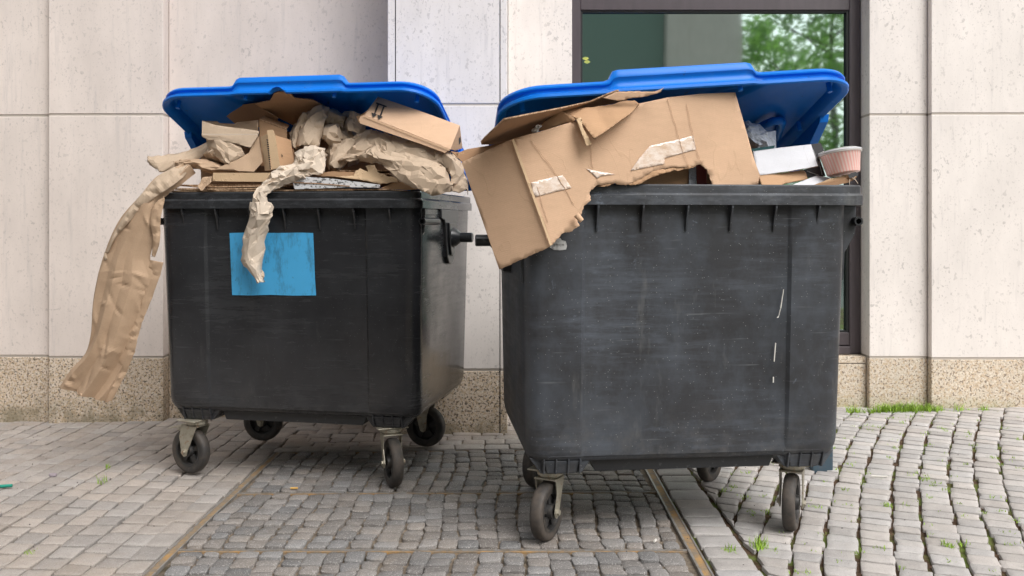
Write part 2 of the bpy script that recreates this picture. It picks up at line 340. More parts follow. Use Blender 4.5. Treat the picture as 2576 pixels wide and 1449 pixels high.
class Setts:
    def __init__(s): s.mb = MB(); s.tone = []
    def stone(s, q, gap, jit, tone, rise=0., rad=.012, dome=.002):
        q = [Vector((x, y)) for x, y in q]; c = sum(q, Vector((0, 0))) / 4
        q = [p + (c - p).normalized() * gap * .7 + Vector((rng.uniform(-jit, jit), rng.uniform(-jit, jit))) for p in q]
        out = []
        for i in range(4):
            p = q[i]; a = (q[i - 1] - p); b = (q[(i + 1) % 4] - p); r = rad * rng.uniform(.6, 1.4)
            a1 = p + a.normalized() * r; b1 = p + b.normalized() * r
            out += [a1, (a1 + b1) * .25 + p * .5, b1]
            mid = p + b * .5; nn = Vector((b.y, -b.x)).normalized(); out.append(mid + nn * rng.uniform(-.6, .6) * jit)
        c = sum(out, Vector((0, 0))) / len(out)
        z0 = gz(c.x, c.y) + rise; tx, ty = rng.uniform(-.014, .014), rng.uniform(-.014, .014)
        def ring(sc, dz): return [(c.x + (p.x - c.x) * sc, c.y + (p.y - c.y) * sc, z0 + dz + (p.x - c.x) * tx + (p.y - c.y) * ty) for p in out]
        rs = [ring(1.03, -.04), ring(1., -.0032), ring(.99, -.0008), ring(.97, 0), ring(.5, dome)]
        a = len(s.mb.F); s.mb.loft(rs, False, True); s.tone += [tone] * (len(s.mb.F) - a)
    def build(s, name, mat):
        o = s.mb.build(name, mat); me = o.data
        at = me.color_attributes.new('tone', 'FLOAT_COLOR', 'CORNER')
        arr = []
        for p, t in zip(me.polygons, s.tone): arr += list(t) * p.loop_total
        at.data.foreach_set('color', arr); autosmooth(o, 50); o['kind'] = 'structure'; return o
def tone(lo, hi, warm=.03):
    v = rng.uniform(lo, hi); w_ = rng.uniform(-warm, warm); return (v * (1 + w_), v, v * (1 - w_), 1)
# left: squarish setts in columns running towards the wall
S = Setts(); x = -1.160; k = 0
while x > -4.6:
    wd = rng.uniform(.088, .102); y = 1.6 + rng.uniform(0, .1)
    amp = .012
    while y < 5.3:
        ln = rng.uniform(.085, .115) if k else rng.uniform(.10, .13); f_ = lambda xx, yy: (xx + amp * math.sin(yy * 2.3 + k * .3) * (1 if k else 0), yy)
        sl_ = .0
        S.stone([f_(x - wd, y), f_(x, y - .004), f_(x, y + ln - .004), f_(x - wd, y + ln)], .0085, .004, tone(.84, 1.12), rng.uniform(-.002, .002), .007, .0005)
        y += ln
    x -= wd; k += 1
S.build('pavement_left', 'sett_left')
# middle: rough granite setts in the trays of a shaft cover
S = Setts()
trays = [(1.7, 2.345), (2.37, 2.99), (3.03, 3.64), (3.672, 4.335)]
for y0, y1 in trays:
    x = -1.11
    while x < .55:
        wd = min(rng.uniform(.060, .082), .578 - x)
        y = y0
        while y < y1 - .02:
            ln = rng.uniform(.056, .088)
            if y1 - (y + ln) < .04: ln = y1 - y
            g_ = lambda xx, yy: (xx + .010 * math.sin(yy * 7 + x * 5), yy)
            S.stone([g_(x, y), g_(x + wd, y + rng.uniform(-.006, .006)), g_(x + wd, y + ln), g_(x, y + ln)], .0058, .0065, tone(.72, 1.28, .05), rng.uniform(-.004, .003), .013, .0015)
            y += ln
        x += wd
S.build('pavement_shaft_cover', 'sett_mid')
# strip of setts between the cover and the wall
S = Setts(); y = 4.36
while y < 5.3:
    ln = rng.uniform(.085, .105); x = -1.18 + rng.uniform(-.05, .05)
    while x < .66:
        wd = rng.uniform(.10, .15); S.stone([(x, y), (x + wd, y + .002), (x + wd, y + ln), (x, y + ln)], .005, .005, tone(.88, 1.12), rng.uniform(-.003, .004), .01); x += wd
    y += ln
S.build('pavement_wall_strip', 'sett_left')
# right: pale setts in wide arcs with mossy joints
S = Setts(); C0 = Vector((12.6, -1.3)); y = 1.6
while y < 5.3:                                              # border row beside the channel
    ln = rng.uniform(.085, .13); S.stone([(.640, y), (.785, y), (.785, y + ln), (.640, y + ln)], .0065, .004, tone(.85, 1.05), 0, .01); y += ln
r = 14.6; k = 0
while r > 8.0:
    wd = rng.uniform(.092, .112); th = R(125) + rng.uniform(0, .01)
    while th < R(172):
        ln = rng.uniform(.066, .094); dt = ln / r; j1 = rng.uniform(-.006, .006); j2 = rng.uniform(-.008, .006)
        q = [(C0.x + rr * math.cos(a), C0.y + rr * math.sin(a)) for rr, a in ((r + j1, th), (r + j1, th + dt), (r - wd + j2, th + dt), (r - wd + j2, th))]
        th += dt
        cx_ = sum(p[0] for p in q) / 4; cy_ = sum(p[1] for p in q) / 4
        if cx_ > 4.6 or cy_ < 1.6 or cy_ > 5.35: continue
        q = [(max(p[0], .797 + .003 * i_), p[1]) for i_, p in enumerate(q)]
        if max(p[0] for p in q) < .822: continue
        q = [q[0], q[3], q[2], q[1]][::-1]
        S.stone(q, 0.0082, .0045, tone(.84, 1.10, .02), rng.uniform(-.0015, .0015), .006, .0004)
    r -= wd + .004; k += 1
S.build('pavement_right', 'sett_right')
# steel edging with rusty sand in it
def strip_box(name, x0, x1, y0, y1, z0, z1, mat):
    mb = MB(); nseg = 16; along_y = (y1 - y0) > (x1 - x0)
    rings = []
    for i in range(nseg + 1):
        t_ = i / nseg
        if along_y: y = y0 + (y1 - y0) * t_; rings.append([(x0, y, gz(x0, y) + z0), (x1, y, gz(x1, y) + z0), (x1, y, gz(x1, y) + z1), (x0, y, gz(x0, y) + z1)])
        else: x = x0 + (x1 - x0) * t_; rings.append([(x, y0, gz(x, y0) + z0), (x, y1, gz(x, y1) + z0), (x, y1, gz(x, y1) + z1), (x, y0, gz(x, y0) + z1)])
    mb.loft(rings, True, True); o = mb.build(name, mat); o['kind'] = 'structure'; return o
strip_box('channel_fill_left', -1.147, -1.124, 1.6, 4.345, -.03, -.0012, 'rust')
strip_box('channel_edge_left', -1.153, -1.147, 1.6, 4.345, -.03, .001, 'steel')
strip_box('channel_edge_left_inner', -1.124, -1.119, 1.6, 4.345, -.03, .001, 'steel')
strip_box('channel_fill_right', .598, .624, 1.6, 4.345, -.03, -.0012, 'rust')
strip_box('channel_edge_right', .590, .598, 1.6, 4.345, -.03, .002, 'steel')
strip_box('channel_edge_right_outer', .624, .630, 1.6, 4.345, -.03, .001, 'steel')
for y in (2.36, 3.01, 3.656, 4.345):
    strip_box('tray_edge', -1.120, .590, y - .005, y - .001, -.03, .001, 'steel'); strip_box('tray_rust', -1.120, .590, y - .014, y - .0055, -.03, -.003, 'rust')

# ================================================================ walls
ZP, ZJ, ZT = .322, 1.718, 4.2
def wall(name, label, x0, x1, yf, yb, mat, pl, dark=(), joints=True):
    e = empty(name, ((x0 + x1) / 2, yf, -.1)); tag(e, label, 'wall')
    mb = MB(); mb.box(x0, x1, yf, yb, ZP + .012, ZJ - .0055, .003); o = mb.build('stone_slab', mat, e, world=True)
    mb = MB(); mb.box(x0, x1, yf, yb, ZJ + .0055, 3.11, .003); mb.build('stone_slab', mat, e, world=True)
    mb = MB(); mb.box(x0, x1, yf, yb, 3.118, 4.5, .003); mb.build('stone_slab', mat, e, world=True)
    mb = MB(); mb.box(x0, x1, yf + .001, yb, -.15, ZP, .003); mb.build('plinth', pl, e, world=True)
    mb = MB(); mb.box(x0 + .003, x1 - .003, yf + .0035, yb - .01, -.12, 4.49); mb.build('mortar_bed', 'mortar', e, world=True)
    for dx in dark:
        mb = MB(); mb.box(dx - .0022, dx + .0022, yf - .0015, yf + .01, -.1, 4.48); mb.build('movement_joint', 'gapdark', e, world=True)
    return e
WB = 5.6
wall('stone_wall', 'recessed beige limestone wall face at the far left edge of the photo', -6.0, -2.656, 5.17, WB, 'stone', 'plinth')
wall('stone_pillar', 'beige limestone pier with speckled plinth behind the long hanging paper', -2.653, -1.998, 5.12, WB, 'stone', 'plinth')
wall('stone_wall', 'recessed beige limestone wall face behind the bin with the blue sticker', -1.995, -.654, 5.2, WB, 'stone', 'plinth')
wall('stone_pillar', 'protruding pale stone pier with thin black joints between the two bins', -.651, -.025, 4.68, WB, 'stone_pale_lit', 'plinth', (-.6095, -.0624))
wall('stone_wall', 'narrow pale stone wall strip just left of the window', -.022, .345, 5.14, WB, 'stone_pale_lit', 'plinth')
wall('stone_wall', 'pale stone wall strip just right of the window', 2.046, 2.377, 5.12, WB, 'stone_pale_lit', 'plinth_pale')
wall('stone_pillar', 'wide pale stone pier at the right edge of the photo with grass at its foot', 2.38, 6.0, 5.075, WB, 'stone_pale_lit', 'plinth_pale')
e = empty('window_parapet', (1.2, 5.2, -.1)); tag(e, 'low speckled granite parapet under the dark framed window', 'wall')
mb = MB(); mb.box(.348, 2.043, 5.16, WB, -.15, .285, .003); mb.build('plinth', 'plinth_pale', e, world=True)
mb = MB(); mb.box(.348, 2.043, 5.158, WB - .01, .289, .327, .003); mb.build('sill', 'plinth_pale', e, world=True)
mb = MB(); mb.box(-6, 6, 5.05, 6, 4.5, 5.4); tag(mb.build('stone_cornice', 'stone_pale_lit', None, world=True), 'plain stone cornice above the wall, out of the photo', 'cornice')
# window
e = empty('window', (1.2, 5.25, .33)); tag(e, 'large dark brown framed window with green glass behind the right bin', 'window')
x0, x1, z0, z1, gx0, gx1, gz0, gz1 = .35, 2.042, .33, 2.62, .408, 1.972, .463, 2.339
mb = MB(); mb.box(x0, gx0 - .006, 5.24, 5.33, z0, z1, .004); mb.box(gx1 + .006, x1, 5.24, 5.33, z0, z1, .004)
mb.box(gx0 - .006, gx1 + .006, 5.241, 5.33, gz1 + .006, z1, .004); mb.box(gx0 - .006, gx1 + .006, 5.241, 5.33, z0 + .05, gz0 - .006, .004); mb.box(gx0 - .006, gx1 + .006, 5.225, 5.33, z0, z0 + .046, .004)
mb.box(x0, x1, 5.26, 5.33, 2.621, 4.5)
mb.build('window_frame', 'frame', e, world=True)
mb = MB(); a, b = gx0 - .006, gx1 + .006
mb.box(a, gx0 + .006, 5.252, 5.30, gz0 - .006, gz1 + .006); mb.box(gx1 - .008, b, 5.252, 5.30, gz0 - .006, gz1 + .006); mb.box(gx0 + .006, gx1 - .008, 5.252, 5.30, gz1 - .004, gz1 + .006); mb.box(gx0 + .006, gx1 - .008, 5.252, 5.30, gz0 - .006, gz0 + .004)
mb.build('gasket', 'gasket', e, world=True)
objw('window_pane', [(gx0, 5.275, gz0), (gx1, 5.275, gz0), (gx1, 5.275, gz1), (gx0, 5.275, gz1)], [(0, 1, 2, 3)], 'glass', e)
e = empty('room', (1.2, 6.5, .3)); tag(e, 'dark room seen behind the green window glass', 'room')
mb = MB(); mb.box(.2, 3.6, 8.2, 8.25, .2, 3.2); mb.box(.15, .2, 5.62, 8.25, .2, 3.2); mb.box(3.6, 3.65, 5.62, 8.25, .2, 3.2); mb.box(.15, 3.65, 5.62, 8.25, .15, .2); mb.box(.15, 3.65, 5.62, 8.25, 3.2, 3.25)
mb.build('room_wall', 'room', e, world=True)
for i, (px, py) in enumerate(((1473, 147), (1477, 156))):
    c = P(px, py, 7.6); mb = MB(); rr = .026
    mb.loft([[(c.x + rr * s_ * math.cos(t) * 1.0, c.y + rr * s_ * math.sin(t), c.z + dz) for t in [math.pi * k / 8 for k in range(16)]] for s_, dz in ((.4, .012), (1, .003), (1, -.003), (.4, -.012))], True, True)
    tag(mb.build('lamp', 'lamp', None, world=True), ['small yellow lamp glowing behind the window glass, upper of the pair', 'small yellow lamp glowing behind the window glass, lower of the pair'][i], 'lamp', 'lamps behind the window')

# ================================================================ street behind the camera (what the glass and the plastic mirror)
e = empty('building', (-5, -9, 0)); tag(e, 'tall stone building across the street with dark windows', 'building')
mb = MB(); mb.box(3.40, 5.04, -9.5, -9.0, 0, 13, .01); mb.box(3.895, 3.905, -9.01, -8.99, 0, 13)
mb.build('pillar', 'stone_pale_lit', e, world=True)
mb = MB(); mb.box(-22, 3.39, -9.9, -9.4, 0, 13, .01); mb.build('wall', 'facade', e, world=True)
for i in range(7):
    mb = MB(); mb.box(-20 + i * 3.2, -19.2 + i * 3.2, -9.4, -9.1, 0, 13, .01); mb.build('pillar', 'stone', e, world=True)
for j in range(4):
    mb = MB(); mb.box(-22, .1, -9.39, -9.2, 2.9 + j * 3.2, 3.7 + j * 3.2, .01); mb.build('spandrel', 'stone', e, world=True)
def tree(x, y, h, r0, label, seed):
    rg = random.Random(seed); e = empty('tree', (x, y, 0)); tag(e, label, 'tree', 'trees across the street')
    mb = MB(); mb.tube([(x, y, 0), (x + .1, y, h * .3), (x, y + .1, h * .6), (x, y, h * .9)], [.12, .09, .05, .02], 10)
    for k in range(12):
        a = rg.uniform(0, 6.28); z = h * rg.uniform(.3, .7); mb.tube([(x, y, z), (x + r0 * .4 * math.cos(a), y + r0 * .4 * math.sin(a), z + .6), (x + r0 * .8 * math.cos(a), y + r0 * .8 * math.sin(a), z + 1.4)], [.035, .02, .01], 6)
    mb.build('trunk', 'bark', e, world=True, smooth=True)
    Vn, Fn = [], []
    for k in range(70):
        a = rg.uniform(0, 6.28); rr = r0 * math.sqrt(rg.uniform(.02, 1)); zz = h * .58 + rg.uniform(-1, 1) * h * .38 * math.sqrt(max(0, 1 - (rr / r0) ** 2))
        c = Vector((x + rr * math.cos(a), y + rr * math.sin(a), zz)); cr = rg.uniform(.45, .85)
        for q in range(150):
            d = Vector((rg.gauss(0, 1), rg.gauss(0, 1), rg.gauss(0, .8))); p = c + d * cr * .55
            u = Vector((rg.gauss(0, 1), rg.gauss(0, 1), rg.gauss(0, .6))).normalized(); v = u.cross(Vector((rg.gauss(0, 1), rg.gauss(0, 1), rg.gauss(0, 1)))).normalized(); s_ = rg.uniform(.07, .12)
            n_ = len(Vn); Vn += [p - u * s_, p + v * s_ * .5, p + u * s_, p - v * s_ * .5]; Fn.append((n_, n_ + 1, n_ + 2, n_ + 3))
    objw('crown', Vn, Fn, 'leaf', e)
tree(7.9, -11.5, 8.8, 3.0, 'leafy green tree across the street beside the stone building', 1)
tree(12.0, -10.5, 9.5, 2.8, 'leafy green tree across the street farther from the stone building', 2)
# ================================================================ WASTE BINS
class Bin:
    def __init__(s, cx, cy, th, sx=1.): s.cx, s.cy, s.th, s.sx = cx, cy, th, sx
    def W(s, px, py, off):
        """point seen at (px, py) on the plane parallel to the bin's front, off metres behind the rim's front"""
        dx, dz = (px - CX) / F, (CY - py) / F; c, n = math.cos(s.th), math.sin(s.th)
        t = (-.48 + off - n * s.cx + c * s.cy) / (c - n * dx)
        return Vector((dx * t, t, H + dz * t))
    def G(s, x, y, z):
        c, n = math.cos(s.th), math.sin(s.th); x *= s.sx; return Vector((s.cx + c * x - n * y, s.cy + n * x + c * y, z))
thL, thR = R(-10.4), R(6.0)
BL = Bin(-.955 - .48 * math.sin(thL), 3.72 + .48 * math.cos(thL), thL, 1.0)
BR = Bin(.605 - .48 * math.sin(thR), 3.0 + .48 * math.cos(thR), thR, 1.0)

def outline(w, d, r, rec=0., yc=0., seg=7, tr=.009):
    """closed outline, counter clockwise from front left; the front has a recessed middle panel"""
    hw, hd = w / 2, d / 2; pts = []
    def arc(cx, cy, a0):
        for k in range(seg + 1):
            a = a0 + math.pi / 2 * k / seg; pts.append((cx + r * math.cos(a), cy + r * math.sin(a) + yc))
    arc(-hw + r, -hd + r, math.pi)
    for x, q in ((-.37, 0), (-.37 + tr, .5), (-.37 + 2 * tr, 1), (-.2, 1), (-.1, 1), (0, 1), (.1, 1), (.2, 1), (.36 - 2 * tr, 1), (.36 - tr, .5), (.36, 0)): pts.append((x, -hd + rec * q + yc))
    arc(hw - r, -hd + r, -math.pi / 2)
    for y in (-.25, 0, .25): pts.append((hw, y + yc))
    arc(hw - r, hd - r, 0)
    for x in (.3, 0, -.3): pts.append((x, hd + yc))
    arc(-hw + r, hd - r, math.pi / 2)
    for y in (.25, 0, -.25): pts.append((-hw, y + yc))
    return pts
def caster(parent, x, y, yaw, trail, brake, label=None):
    mb = MB(); zt = .244
    mb.box(-.065, .065, -.052, .052, zt - .006, zt, .002)
    mb.lathe([(.001, zt - .006), (.043, zt - .006), (.046, zt - .012), (.046, zt - .022), (.036, zt - .026), (.036, zt - .031), (.001, zt - .031)], 24)
    # fork: yoke bridge and two legs, wheel axle along local x after yaw, trail along local y
    zb = zt - .029
    mb.box(-.041, .041, -.040 + trail * .2, .040 + trail * .4, zb - .006, zb, .002)
    for s_ in (-1, 1):
        poly = [(-.038, zb), (.040 + trail * .3, zb), (.036 + trail * .8, zb - .05), (trail + .017, .098), (trail + .012, .084), (trail, .078), (trail - .013, .084), (trail - .018, .1), (-.020 + trail * .3, zb - .06)]
        mb.prism(poly, s_ * .037, s_ * .0405)
        mb.tube([(s_ * .0405, trail, .1), (s_ * .050, trail, .1)], [.011, .010], 6)
        mb.tube([(s_ * .0405, trail, .1), (s_ * .0435, trail, .1)], .015, 14)
    fork = mb.build('caster', 'zinc', parent, bev=.0015); fork.location = (x, y, 0); fork.rotation_euler = (0, 0, yaw)
    if label: fork['label'] = label
    # tyre: lathe turned so its axis is local x
    MX = Matrix.Translation((0, trail, .1)) @ Matrix.Rotation(R(90), 4, 'Y')
    prof = [(.070, -.020), (.082, -.0225), (.092, -.022), (.0975, -.017), (.1, -.008), (.1005, 0), (.1, .008), (.0975, .017), (.092, .022), (.082, .0225), (.070, .020)]
    mb = MB(); mb.lathe(prof, 40, MX); mb.build('tyre', 'rubber', fork, smooth=True)
    mb = MB(); mb.lathe([(.070, .016), (.070, .021), (.062, .0205), (.058, .010), (.058, -.010), (.062, -.0205), (.070, -.021), (.070, -.016)], 36, MX)
    mb.lathe([(.0105, .028), (.024, .028), (.026, .020), (.028, .006), (.028, -.006), (.026, -.020), (.024, -.028), (.0105, -.028)], 24, MX)
    for k in range(5):
        a = 2 * math.pi * k / 5 + .3; ca, sa = math.cos(a), math.sin(a)
        Vb = []
        for rr, hw_, hx in ((.022, .010, .014), (.060, .013, .010)):
            for sx, sy in ((-1, -1), (1, -1), (1, 1), (-1, 1)): Vb.append((sx * hx, trail + ca * rr - sa * sy * hw_, .1 + sa * rr + ca * sy * hw_))
        mb.add(Vb, [(0, 1, 2, 3), (4, 7, 6, 5), (0, 4, 5, 1), (1, 5, 6, 2), (2, 6, 7, 3), (3, 7, 4, 0)])
    mb.add([(0 + .001, trail + .06 * math.cos(t), .1 + .06 * math.sin(t)) for t in [k * math.pi / 12 for k in range(24)]], [tuple(range(24))])
    autosmooth(mb.build('wheel_hub', 'hub', fork))
    if brake:
        mb = MB(); mb.prism([(.03, .19), (.10, .205), (.145, .192), (.15, .186), (.10, .196), (.05, .176), (.03, .172)], -.03, .03)
        mb.prism([(.03, .22), (.075, .215), (.085, .19), (.06, .165), (.03, .175)], -.018, .018); mb.tube([(-.036, .055, .2), (.036, .055, .2)], .009, 10)
        mb.build('brake_pedal', 'zinc', fork, bev=.002)
    return fork

def make_bin(B, name, label, mat, open_deg, roll, yaws, notch, LW=1.25, rw=1.20, bw=0., gs=0., arch=False):
    e = empty(name, (B.cx, B.cy, 0), B.th); e.scale = (B.sx, 1, 1); tag(e, label, 'waste bin', 'wheeled waste containers')
    # body
    def lv(z):                                            # z -> (w, d)
        t = (z - .30) / .86; return 1.125 + bw + .027 * t, .84 + .08 * t
    rings = []
    for z, k, r, rec in ((.283, -.10, .04, .0), (.288, -.05, .05, .004), (.300, -.022, .06, .008), (.322, -.006, .062, .014), (.345, 0, .063, .016)):
        w_, d_ = lv(z); rings.append([(x, y, z) for x, y in outline(w_ + k, d_ + k, r, rec)])
    for z in (.5, .65, .8, .95, 1.08, 1.16):
        w_, d_ = lv(z); rings.append([(x, y, z) for x, y in outline(w_, d_, .062, .016 * (1 if z < 1.1 else .6))])
    w_, d_ = lv(1.16); rings.append([(x, y, 1.16) for x, y in outline(w_ - .012, d_ - .012, .08, .006)])
    for z in (.9, .5, .30):
        w_, d_ = lv(z); rings.append([(x, y, z + .008) for x, y in outline(w_ - .012, d_ - .012, .08, .006)])
    mb = MB(); mb.loft(rings, True, True); body = autosmooth(mb.build('body', mat, e), 40)
    # rim: two stepped bands
    pass
    prof = [(-.045, 1.160), (0, 1.160), (0, 1.166), (0, 1.192), (-.004, 1.197), (-.007, 1.200), (-.007, 1.224), (-.011, 1.229), (-.040, 1.229), (-.052, 1.224), (-.056, 1.19), (-.058, 1.160)]
    rings = []
    for off, z in prof: rings.append([(x, y, z) for x, y in outline(rw + 2 * off, .96 + 2 * off, max(.012, .045 + off), 0)])
    rings.append(rings[0]); mb = MB(); mb.loft(rings); autosmooth(mb.build('rim', mat, e), 30)
    # gussets under the rim
    for k in range(7):
        x = -.46 + gs + k * .1535
        for sgn, yy in ((-1, -.4575),):
            mb = MB(); mb.prism([(yy + .012, 1.160), (-.477, 1.160), (-.477, 1.150), (-.462, 1.115), (yy + .006, 1.072), (yy + .014, 1.072)], x - .003, x + .003); mb.build('gusset', mat, e)
    for sx in (-1, 1):
        mb = MB(); mb.box(min(sx * .50, sx * .592), max(sx * .50, sx * .592), -.455, -.440, .955, 1.1595) if False else None
        # corner cheek and front handle tube
        mb = MB(); q_ = rw / 2; poly = [(sx * .50, 1.1595), (sx * (q_ - .003), 1.1595), (sx * (q_ - .004), 1.09), (sx * (q_ - .008), 1.06), (sx * (q_ - .03), 1.02), (sx * (q_ - .045), .995), (sx * (q_ - .05), .90), (sx * .545, .885), (sx * .50, .90)]
        mb.prism(poly, -.402, -.390, 'y'); mb.build('cheek_plate', mat, e, bev=.0025); mb = MB(); mb.prism([(sx * .54, 1.1595), (sx * .580, 1.1595), (sx * .574, 1.08), (sx * .558, 1.04), (sx * .54, 1.04)], -.23, -.22, 'y'); mb.build('cheek_plate', mat, e, bev=.0025)
        mb = MB(); mb.tube([(sx * (q_ - .008), -.43, 1.105), (sx * (q_ - .008), -.19, 1.105)], .0155, 14, False); mb.tube([(sx * (q_ - .008), -.19, 1.105), (sx * (q_ - .008), -.43, 1.105)], .010, 14, False)
        ring = lambda r, y: [(sx * (q_ - .008) + r * math.cos(t), y, 1.105 + r * math.sin(t)) for t in [k * math.pi / 7 for k in range(14)]]
        mb.loft([ring(.0155, -.43), ring(.010, -.43)]); mb.loft([ring(.0155, -.19), ring(.001, -.19)]); autosmooth(mb.build('handle_tube', 'black', e), 50)
        # lifting arm with its trunnion pin
        poly = [(-.15, 1.1595), (.16, 1.1595), (.16, 1.118), (.135, 1.112), (.112, 1.09), (.10, 1.0), (.085, .945), (.055, .915), (.02, .908), (-.015, .915), (-.045, .945), (-.06, 1.0), (-.075, 1.09), (-.10, 1.112), (-.15, 1.12)]
        mb = MB(); mb.prism(poly, sx * .535, sx * .596)
        mb.prism([(-.05, 1.10), (.085, 1.10), (.07, 1.0), (.05, .955), (.02, .945), (-.01, .955), (-.03, 1.0)], sx * .596, sx * .606)
        arm = mb.build('lifting_arm', 'black', e, bev=.008)
        mb = MB(); mb.tube([(sx * .600, .02, 1.032), (sx * .622, .02, 1.032), (sx * .640, .02, 1.032)], [.050, .040, .024], 20); mb.tube([(sx * .636, .02, 1.032), (sx * .694, .02, 1.032), (sx * .697, .02, 1.032)], [.0225, .0225, .019], 20)
        autosmooth(mb.build('trunnion_pin', 'black', arm), 40)
        mb = MB(); mb.box(min(sx * .54, sx * .585), max(sx * .54, sx * .585), -.37, .30, 1.13, 1.1595, .004); mb.build('side_rail', mat, e)
    # moulded feet over the casters and the long skid between them
    for sx in (-1, 1):
        for sy, yc in ((-1, -.335), (1, .28)):
            xc = sx * .43; mb = MB()
            def rr_(hx, hy, z, c=.015): return [(xc + a, yc + b, z) for a, b in ((-hx + c, -hy), (hx - c, -hy), (hx, -hy + c), (hx, hy - c), (hx - c, hy), (-hx + c, hy), (-hx, hy - c), (-hx, -hy + c))]
            mb.loft([rr_(.060, .052, .2445), rr_(.064, .056, .250), rr_(.075, .070, .292)], True, True)
            for dx in (-.062, -.02, .022, .062): mb.prism([(yc - .078, .300), (yc - .062, .2455), (yc, .2455), (yc, .300)], xc + dx - .003, xc + dx + .003)
            mb.prism([(xc - .11, .300), (xc - .070, .246), (xc + .070, .246), (xc + .11, .300)], yc - .052, yc + .052, 'y')
            mb.build('foot', mat, e, bev=.002)
    mb = MB(); mb.prism([(-.33, .292), (-.31, .246), (.31, .246), (.33, .292)], -.37, -.20, 'y'); mb.box(-.30, .30, -.17, .3, .266, .290, .004); mb.build('skid', 'black', e, bev=.003)
    for (x, y, yaw, trail, br) in yaws: caster(e, x, y, yaw, trail, br)
    # lid
    lid = bpy.data.objects.new('lid', None)
    LL, r = .99, .15
    def lo(inset, rr, nseg=9):
        hw = LW / 2 - inset; y0, y1 = -LL + inset, -inset; pts = []
        def arc(cx, cy, a0, q):
            for k in range(nseg + 1): a = a0 + math.pi / 2 * k / nseg; pts.append((cx + q * math.cos(a), cy + q * math.sin(a)))
        q = max(.02, rr - inset); arc(-hw + q, y0 + q, math.pi, q)
        for k in range(1, 60): pts.append((-hw + q + (2 * hw - 2 * q) * k / 60, y0))
        arc(hw - q, y0 + q, -math.pi / 2, q)
        for k in range(1, 10): pts.append((hw, y0 + q + (y1 - .03 - y0 - q) * k / 10))
        q = .03; arc(hw - q, y1 - q, 0, q)
        for k in range(1, 10): pts.append((hw - q - (2 * hw - 2 * q) * k / 10, y1))
        arc(-hw + q, y1 - q, math.pi / 2, q)
        for k in range(1, 10): pts.append((-hw, y1 - q - (y1 - .03 - y0 - .1) * k / 10))
        return pts
    prof = None
    def bumpf(x, y, edge=.03):
        a = sm((.262 - abs(x)) / edge); b = sm((-.62 - y) / .06); return a * b
    prof = [(.022, .006), (.004, -.002), (-.002, .001), (-.003, .009), (.003, .013), (.017, .016), (.019, .022), (.016, .027), (.006, .030), (.004, .034), (.009, .042), (.022, .048), (.05, .051), (.12, .054), (.25, .057), (.42, .058)]
    inner = [(.42, .053), (.25, .052), (.12, .049), (.06, .044), (.040, .038), (.034, .020), (.028, .010), (.022, .006)]
    def ring(inset, z, inn=False):
        out = []
        for i, (x, y) in enumerate(lo(inset, r)):
            zz = z * 1.15; xx, yy = x, y
            bf = bumpf(x, y)
            if z > .0135: zz += .034 * bf * (min(1, (z - .012) / .03)); yy = y - .012 * bf * (1 if inset < .1 else 0)
            elif inset < .03: zz += .004 * bf
            if notch and inset < .06 and y < -.5:
                d = abs(x - notch) / .032
                if d < 1.0: zz = max(zz, .006 + .026 * math.sqrt(1 - d * d))
            out.append((xx, yy, zz))
        return out
    mb = MB(); mb.loft([ring(a, b) for a, b in prof] + [ring(a, b, True) for a, b in inner])
    n_ = len(lo(.42, r)); 
    for z, fl in ((.058, False), (.053, True)):
        pts = [(x, y, z * 1.15 + .034 * bumpf(x, y)) for x, y in lo(.42, r)]
        mb.add(pts, [tuple(range(len(pts))) if not fl else tuple(reversed(range(len(pts))))])
    lid = mb.build('lid', 'blue', e); autosmooth(lid, 42)
    lid.location = (0, .47, 1.262); lid.rotation_euler = (-R(open_deg), -R(roll), 0)
    for sx in (-1, 1):                                    # ribbed side wings near the hinge, with stops under the edge
        mb = MB(); X = sx * .612
        mb.prism([(-.66, .004), (-.64, -.012), (-.44, -.085), (-.30, -.090), (-.26, -.004), (-.3, .012), (-.6, .012)], X, X + sx * .006)
        mb.prism([(-.665, .008), (-.645, -.016), (-.44, -.090), (-.30, -.095), (-.30, -.089), (-.44, -.084), (-.64, -.008)], X, X + sx * .035)
        for yy in (-.36, -.45, -.54): mb.prism([(yy, .006), (yy + .005, .006), (yy + .005, -.10 - (yy + .36) * .25), (yy, -.10 - (yy + .36) * .25)][:4], X, X + sx * .028) if yy > -.4 else mb.prism([(yy, .006), (yy + .005, .006), (yy + .005, -.03 + (yy + .54) * -.5), (yy, -.03 + (yy + .54) * -.5)], X, X + sx * .028)
        mb.build('side_wing', 'blue', lid, bev=.0015)
        for (xx, yy) in ((.545, -.90), (.575, -.55), (.2, -.958)):
            mb = MB(); mb.tube([(sx * xx, yy, .03), (sx * xx, yy, -.006)], .009, 12, True); autosmooth(mb.build('stop_peg', 'blue', lid), 50)
        mb = MB(); mb.tube([(sx * .40, -.36, .045), (sx * .445, -.55, .03), (sx * .465, -.575, .03), (sx * .49, -.575, .03), (sx * .51, -.55, .03), (sx * .565, -.36, .045)], .017, 8)
        if arch: mb.build('stiffening_arch', 'blue', lid, smooth=True)
        mb = MB(); mb.tube([(sx * .34 - .07, .47, 1.255), (sx * .34 + .07, .47, 1.255)], .018, 12); mb.box(sx * .34 - .05, sx * .34 + .05, .44, .475, 1.2, 1.25, .004); mb.build('hinge', 'black', e)
    return e, lid
def W2L(B, px, py, yl):                                  # a pixel on the bin's front -> local coordinates of the bin
    p = B.W(px, py, yl + .48); c, n = math.cos(B.th), math.sin(B.th); dx, dy = p.x - B.cx, p.y - B.cy
    return ((c * dx + n * dy) / B.sx, yl, p.z)
